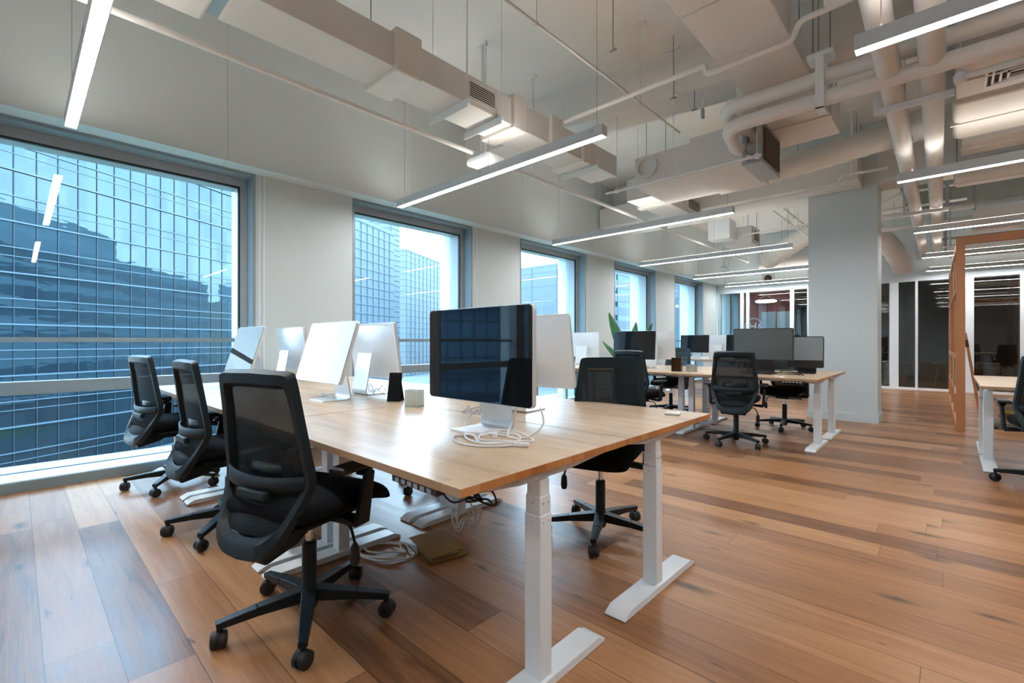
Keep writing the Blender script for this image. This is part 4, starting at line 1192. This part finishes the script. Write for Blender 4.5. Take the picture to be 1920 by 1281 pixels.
scribble('cable_loop', 'white cord looping from the tilted white-lit monitor', 'cable', (-3.36, 1.62, DT), 0.09, 8, 0.0, 0.003, 'cable', 5, turns=2, ell=(1.4,0.6))
scribble('cable_loop', 'thin grey cords around the stand of the silver monitor back', 'cable', (-3.26, 1.93, DT), 0.07, 8, 0.0, 0.003, 'cable', 15, turns=2, ell=(1.3,0.7), flat_=0.1)
scribble('cable_loop', 'black cords tangled at the wide grey monitor', 'cable', (-1.62, 6.45, DT), 0.16, 9, 0.0, 0.005, 'dark_cable', 25, turns=2, ell=(1.9,0.5), flat_=0.08)
scribble('cable_loop', 'white cords behind the dark monitor near the plant', 'cable', (-3.0, 6.35, DT), 0.1, 9, 0.0, 0.004, 'cable', 35, turns=2, ell=(1.9,0.6), flat_=0.05)
# black slanted holder and clear holder at the desk seam
t = thing('phone_stand', 'black folded stand leaning at the desk seam next to the clear holder', 'stand', (-2.79, 1.80, DT), math.radians(35))
MB().prism([(-0.055,0.0),(-0.05,0.0),(0.0,0.19),(-0.006,0.195)], 'x', -0.045, 0.045).build('front_panel', M['glass_black'], t, smooth=False)
MB().prism([(0.045,0.0),(0.05,0.0),(0.0,0.13),(-0.012,0.13)], 'x', -0.04, 0.04).build('back_prop', M['black_plastic'], t, smooth=False)
MB().box(-0.045, 0.045, -0.055, 0.05, 0, 0.004).build('base', M['black_plastic'], t, smooth=False)
t = thing('pen_holder', 'clear frosted holder standing on the seam of the nearest desks', 'holder', (-2.46, 1.72, DT), math.radians(25))
mb = MB().box(-0.05,0.05,-0.035,-0.031,0,0.105).box(-0.05,0.05,0.031,0.035,0,0.105).box(-0.05,-0.046,-0.031,0.031,0,0.105).box(0.046,0.05,-0.031,0.031,0,0.105).box(-0.046,0.046,-0.031,0.031,0,0.004)
mb.build('walls', M['acrylic'], t, smooth=False)
MB().box(-0.002,0.002,-0.031,0.031,0.004,0.1).build('divider', M['acrylic'], t, smooth=False)
t = thing('pen_holder', 'dark brown holder on the second block beside the clear one', 'holder', (-2.72, 6.20, DT), math.radians(10))
mb = MB().box(-0.065,0.065,-0.045,-0.040,0,0.19).box(-0.065,0.065,0.040,0.045,0,0.16).box(-0.065,-0.060,-0.04,0.04,0,0.17).box(0.060,0.065,-0.04,0.04,0,0.17).box(-0.06,0.06,-0.04,0.04,0,0.005)
mb.build('walls', flat('dark brown plastic', (0.035,0.018,0.006), 0.15), t, smooth=False)
MB().box(-0.003,0.003,-0.04,0.04,0.005,0.15).build('divider', M['black_plastic'], t, smooth=False)
t = thing('pen_holder', 'clear holder on the second block beside the dark brown one', 'holder', (-2.55, 6.28, DT))
mb = MB().box(-0.065,0.065,-0.035,-0.031,0,0.10).box(-0.065,0.065,0.031,0.035,0,0.10).box(-0.065,-0.061,-0.031,0.031,0,0.1).box(0.061,0.065,-0.031,0.031,0,0.1).box(-0.06,0.06,-0.031,0.031,0,0.004)
mb.build('walls', M['acrylic'], t, smooth=False)
MB().box(-0.002,0.002,-0.031,0.031,0.004,0.095).build('divider', M['acrylic'], t, smooth=False)
t = thing('charger', 'white square charger lying at the right end of the rear near desk', 'charger', (-1.13, 2.52, DT), math.radians(20))
MB().box(-0.04, 0.04, -0.04, 0.04, 0, 0.014).build('body', M['cable'], t, bevel=0.004)
MB().box(-0.015, 0.015, 0.04, 0.055, 0.003, 0.011).build('port', M['steel'], t, smooth=False)
for i, (x, y, sx, sy, h, c) in enumerate(((-4.15,11.05,0.16,0.12,0.05,'cable'),(-3.9,11.0,0.12,0.1,0.04,'black_plastic'),(-3.72,11.08,0.2,0.14,0.06,'cable'))):
    t = thing('small_box', ('white box on the far desks left of the see-through chair', 'small dark box between two white ones on the far desks', 'second white box on the far desks, closer to the wide grey screen')[i], 'box', (x, y, DT))
    MB().box(-sx/2, sx/2, -sy/2, sy/2, 0, h).build('body', M[c], t, bevel=0.006)
    MB().box(-sx/2-0.003, sx/2+0.003, -sy/2-0.003, sy/2+0.003, h*0.7, h+0.003).build('lid', M[c], t, bevel=0.003)

# ================================================================== UNDER THE DESKS
t = thing('plastic_sleeve', 'mustard amber plastic sleeve lying on the floor among white cables', 'sleeve', (-2.15, 1.66, 0.0), math.radians(-12))
MB().box(-0.15, 0.15, -0.11, 0.11, 0.040, 0.044).build('upper_sheet', M['amber'], t, smooth=False, rot=(0.02,0.03,0))
MB().box(-0.155, 0.155, -0.12, 0.12, 0.004, 0.009).build('lower_sheet', M['amber'], t, smooth=False)
MB().box(-0.12, 0.12, -0.08, 0.08, 0.010, 0.038).build('insert', M['cable'], t, bevel=0.008)
scribble('cable_coil', 'white cable coil on the floor left of the amber sleeve', 'cable', (-2.36, 1.44, 0.0), 0.11, 10, 0.0, 0.0055, 'cable', 13, turns=3, ell=(1.6,0.8), rot=0.5, wob=0.35)
scribble('cable_coil', 'white cable bundle hanging at the desk leg above the amber sleeve', 'cable', (-2.20, 1.92, 0.04), 0.07, 8, 0.0, 0.0055, 'cable', 17, turns=3, ell=(0.5,1.3), flat_=0.22, wob=0.3,
    tails=[[(0,0,0.15),(0.02,0.02,0.3),(-0.05,0.02,0.5),(-0.02,0.0,0.68)]])
scribble('cable_tie', 'black cord tied in a bow under the near desk corner', 'cable', (-1.16, 1.06, 0.66), 0.035, 7, 0.0, 0.0035, 'dark_cable', 21, turns=3, ell=(1.3,0.5), flat_=0.05, wob=0.6,
    tails=[[(0,0,0.02),(0.01,0.03,0.06),(0.0,0.06,0.10)], [(-0.03,0,0.01),(-0.10,-0.02,-0.02),(-0.13,-0.06,0.03),(-0.14,-0.12,0.075)]])
t = thing('cable_chain', 'white segmented cable chain dropping under the second desk block', 'cable', (-2.45, 6.55, 0))
mb = MB()
for k in range(16):
    a = k/15; z = 0.70-0.64*a; x = 0.06*math.sin(a*4)
    mb.box(x-0.03, x+0.03, -0.012, 0.012, z-0.017, z+0.017)
mb.build('segments', M['cable'], t, bevel=0.004)
MB().tube(catmull([(0.10,0,0.72),(0.16,0.0,0.4),(0.22,0.02,0.25),(0.30,0.0,0.40),(0.31,0.05,0.72)], 8), 0.006, 8).build('loose_cord', M['cable'], t)
scribble('cable_coil', 'white cables heaped on the floor under the second block', 'cable', (-2.25, 6.6, 0.0), 0.16, 9, 0.0, 0.006, 'cable', 33, turns=3, ell=(1.8,0.7), flat_=0.06)

# ================================================================== PLANT
t = thing('potted_plant', 'potted plant with large upright green leaves near the windows', 'plant', (-4.42, 8.0, 0))
MB().lathe([(0.15,0),(0.19,0.36),(0.19,0.38),(0.17,0.38),(0.165,0.33),(0.0,0.33)], seg=28).build('pot', M['pot'], t)
MB().lathe([(0.166,0.325),(0.0,0.345)], seg=20).build('soil', M['soil'], t)
def leaf(base, tip, w, bend, tw=0):
    base, tip = Vector(base), Vector(tip)
    ax_ = (tip-base); side = Vector((0.729, 0.684, 0)) ; side = (side - ax_.normalized()*side.dot(ax_.normalized())).normalized()
    side = Matrix.Rotation(tw, 3, ax_.normalized()) @ side
    nrm = ax_.normalized().cross(side)
    def fn(u, v):
        a = 2*u-1
        ww = 1.75*w*math.sin(PI*min(1, max(0.0, v*0.93+0.05)))**0.75*(1-0.25*v)
        return base + ax_*v + nrm*(bend*math.sin(PI*v*0.5)*v) + side*a*ww + nrm*(0.25*w*abs(a))
    lf = MB().grid(fn, 8, 16).build('leaf', M['leaf'], t, solid=0.002, ang=3)
    MB().tube([(base.x*0.2, base.y*0.2, 0.33), base*0.6+Vector((0,0,0.16)), base], 0.009, 8).build('stalk', M['stem'], lf)
for b_, tp_, w_, bd, tw in (((-0.05,0,0.78),(-0.30,-0.22,1.76),0.075,0.05,0.3), ((0.0,0.0,0.8),(0.10,-0.02,1.56),0.065,0.04,-0.7), ((0.10,0.05,0.72),(0.50,0.22,1.30),0.075,-0.06,0.2),
                         ((0.02,0.03,0.7),(0.40,0.16,1.52),0.06,0.03,0.5), ((-0.05,-0.04,0.7),(-0.17,-0.12,1.38),0.09,-0.04,-0.2), ((-0.04,0,0.65),(-0.44,-0.26,1.22),0.04,0.03,0.3), ((0,0.05,0.6),(0.1,0.4,1.2),0.07,0.05,0.4)):
    leaf(b_, tp_, w_, bd, tw)

# ================================================================== WOODEN FRAME PARTITION AT THE RIGHT
t = thing('wooden_partition', 'tall open wooden frame with glazed panel and post at the right', 'partition', (0.11, 8.68, 0))
MB().box(-0.045, 0.045, -0.05, 0.05, 0, 2.60).build('post', M['oak'], t, bevel=0.004)
MB().box(0.045, 4.5, -0.04, 0.04, 2.50, 2.60).build('top_beam', M['oak'], t, bevel=0.004)
MB().box(4.5, 4.59, -0.05, 0.05, 0, 2.60).build('post', M['oak'], t, bevel=0.004)
mb = MB().box(-0.12, -0.05, 4.95, 5.03, 0, 2.60); mb.build('post', M['oak'], t, bevel=0.004)
def slant(mb, y0, y1, z0, z1, th=0.03, off=0):
    xa = lambda y: -0.17*y/5.0*0.5
    vs = [(xa(y0)-th/2+off, y0), (xa(y0)+th/2+off, y0), (xa(y1)+th/2+off, y1), (xa(y1)-th/2+off, y1)]
    return mb.prism(vs, 'z', z0, z1)
for z0, z1 in ((2.50,2.60),(1.90,1.96),(0.95,1.01),(0.45,0.50),(0.0,0.06)):
    slant(MB(), 0.05, 4.95, z0, z1, 0.07).build('rail', M['oak'], t, smooth=False)
for y in (1.7, 3.35):
    slant(MB(), y-0.04, y+0.04, 0.06, 2.50, 0.06).build('stud', M['oak'], t, smooth=False)
slant(MB(), 0.05, 4.95, 1.96, 2.50, 0.02).build('upper_board', M['ply'], t, smooth=False)
slant(MB(), 0.05, 4.95, 0.50, 0.95, 0.02).build('lower_board', M['ply'], t, smooth=False)
slant(MB(), 0.05, 4.95, 1.01, 1.90, 0.008).build('glass_panel', M['partition_glass'], t, smooth=False)
MB().box(-0.06, -0.045, -0.02, 0.05, 0.86-0.36, 0.93-0.36).box(0.045,0.05,-0.05,-0.01,0.48,0.56).build('tape', M['cable'], t, smooth=False)
t = thing('leaning_plank', 'wooden plank leaning against the post of the wooden frame', 'plank', (0.33, 9.05, 0))
MB().beam((0,0,0.005),(-0.17,0.02,1.32),0.03,0.10,0.03,0.10, up=(0,1,0)).build('board', M['oak'], t, smooth=False)
MB().beam((-0.145,0.018,1.12),(-0.158,0.019,1.22),0.034,0.104,0.034,0.104, up=(0,1,0)).build('end_band', M['brown'], t, smooth=False)
# pile of carpet samples and boxes
rn = random.Random(4)
cols = [(0.30,0.26,0.22),(0.18,0.20,0.17),(0.45,0.42,0.36),(0.40,0.14,0.06),(0.10,0.10,0.09),(0.35,0.33,0.05),(0.22,0.16,0.12),(0.5,0.48,0.44)]
smat = [flat('sample %d' % k, c, 0.8, var=0.3, vscale=30) for k, c in enumerate(cols)]
z = 0.0
for k in range(9):
    h = rn.uniform(0.03, 0.055); w = rn.uniform(0.55, 0.7); d = rn.uniform(0.35, 0.45)
    nm = ['lowest flat bundle in the stack of samples behind the wooden post','second flat bundle from the floor in the stack of samples','third flat bundle from the floor in the stack of samples','fourth flat bundle from the floor in the stack of samples','middle bundle of the stack of samples behind the wooden post','sixth flat bundle from the floor in the stack of samples','third bundle from the top of the stack of samples','second bundle from the top of the stack of samples','topmost bundle of the stack of samples beside the leaning plank'][k]
    o_ = MB().box(-w/2, w/2, -d/2, d/2, 0, h-0.001).build('sample_bundle', smat[k % len(smat)], bevel=0.006, loc=(0.80+rn.uniform(-0.03,0.03), 9.35+rn.uniform(-0.03,0.03), z), rot=(0,0,rn.uniform(-0.12,0.12)))
    tag(o_, nm, 'sample', 'flat bundles stacked behind the wooden post'); z += h
t = thing('storage_box', 'pale open box beside the stack of samples under the right-hand desk', 'box', (1.42, 9.3, 0))
mb = MB().box(-0.2,0.2,-0.16,-0.15,0,0.34).box(-0.2,0.2,0.15,0.16,0,0.34).box(-0.2,-0.19,-0.15,0.15,0,0.34).box(0.19,0.2,-0.15,0.15,0,0.34).box(-0.19,0.19,-0.15,0.15,0,0.01)
mb.build('walls', M['cable'], t, smooth=False)
MB().box(-0.17,0.17,-0.14,0.14,0.01,0.26).build('contents', M['fabric'], t, bevel=0.02)

# ================================================================== BEHIND THE GLASS
def bin_(label, x, y):
    t = thing('waste_bin', label, 'bin', (x, y, 0))
    MB().lathe([(0.14,0),(0.14,0.62),(0.135,0.66),(0.12,0.67),(0.12,0.60),(0.0,0.6)], seg=28).build('body', M['steel'], t)
    MB().lathe([(0.142,0.0),(0.142,0.03)], seg=28).build('base_ring', M['black_plastic'], t)
    MB().lathe([(0.142,0.60),(0.143,0.615),(0.142,0.63)], seg=28).build('rim', M['chrome'], t)
bin_('steel waste bin in front of the wide brown wall behind glass', 0.76, 16.6)
bin_('steel waste bin in the narrow brown bay right of the column', -1.22, 16.5)
t = thing('ring_lamp', 'white oval ring lamp hanging in the red-walled room', 'lamp', (-4.22, 16.2, 2.47))
mb = MB(); ring = [(0.27*math.cos(2*PI*k/28), 0.27*math.sin(2*PI*k/28), 0) for k in range(28)]
mb.tube(ring, 0.03, 8, close=True); mb.build('ring', M['ring_lamp'], t)
MB().tube([(0,0,0.48),(0.0,0,0.2),(0.25,0,0.03)], 0.003, 6).tube([(0,0,0.2),(-0.25,0,0.03)], 0.003, 6).build('cord', M['white_metal'], t)
# round sign on the red wall
t = thing('wall_sign', 'white circle sign with a capital H on the red wall', 'sign', (-4.88, 17.27, 1.72))
ring = [(0.27*math.cos(2*PI*k/48), 0, 0.27*math.sin(2*PI*k/48)) for k in range(48)]
MB().tube(ring, 0.016, 8, close=True).build('circle', M['logo'], t)
mb = MB().box(-0.14,-0.09,-0.02,0.0,-0.12,0.12).box(0.04,0.09,-0.02,0.0,-0.12,0.12).box(-0.09,0.04,-0.018,0.0,-0.028,0.028)
mb.build('letter', M['logo'], t, smooth=False)
mb = MB()
for zc_, rr in ((0.045,0.03),(-0.035,0.038)):
    mb.tube([(0.19+rr*math.cos(2*PI*k/20), -0.01, zc_+rr*math.sin(2*PI*k/20)) for k in range(20)], 0.012, 6, close=True)
mb.build('numeral', M['logo'], t)
t = thing('privacy_screen', 'pair of blue-grey screens standing in the red-walled room', 'screen', (-4.08, 16.7, 0))
MB().box(-0.40, 0.02, 0, 0.03, 0.2, 2.16).build('panel', M['frost'], t, bevel=0.01)
MB().box(0.04, 0.50, 0.03, 0.06, 0.2, 2.16).build('panel', M['frame_light'], t, bevel=0.01)
for x in (-0.35, 0.0, 0.45): MB().box(x-0.03, x+0.03, -0.12, 0.16, 0, 0.2).build('foot', M['black_plastic'], t, bevel=0.01)
def stool(label, x, y):
    t = thing('stool', label, 'stool', (x, y, 0))
    MB().lathe([(0.17,0.62),(0.18,0.64),(0.17,0.66),(0,0.66)], seg=20).build('seat', M['ply'], t)
    for k in range(4):
        a = PI/4+k*PI/2
        MB().tube([(0.08*math.cos(a),0.08*math.sin(a),0.62),(0.2*math.cos(a),0.2*math.sin(a),0.0)], 0.013, 8).build('leg', M['ply'], t)
stool('pale wooden stool behind the dark glass right of the column', -0.78, 16.2)
stool('pale wooden stool behind the glass door by the wooden frame', -0.15, 16.3)
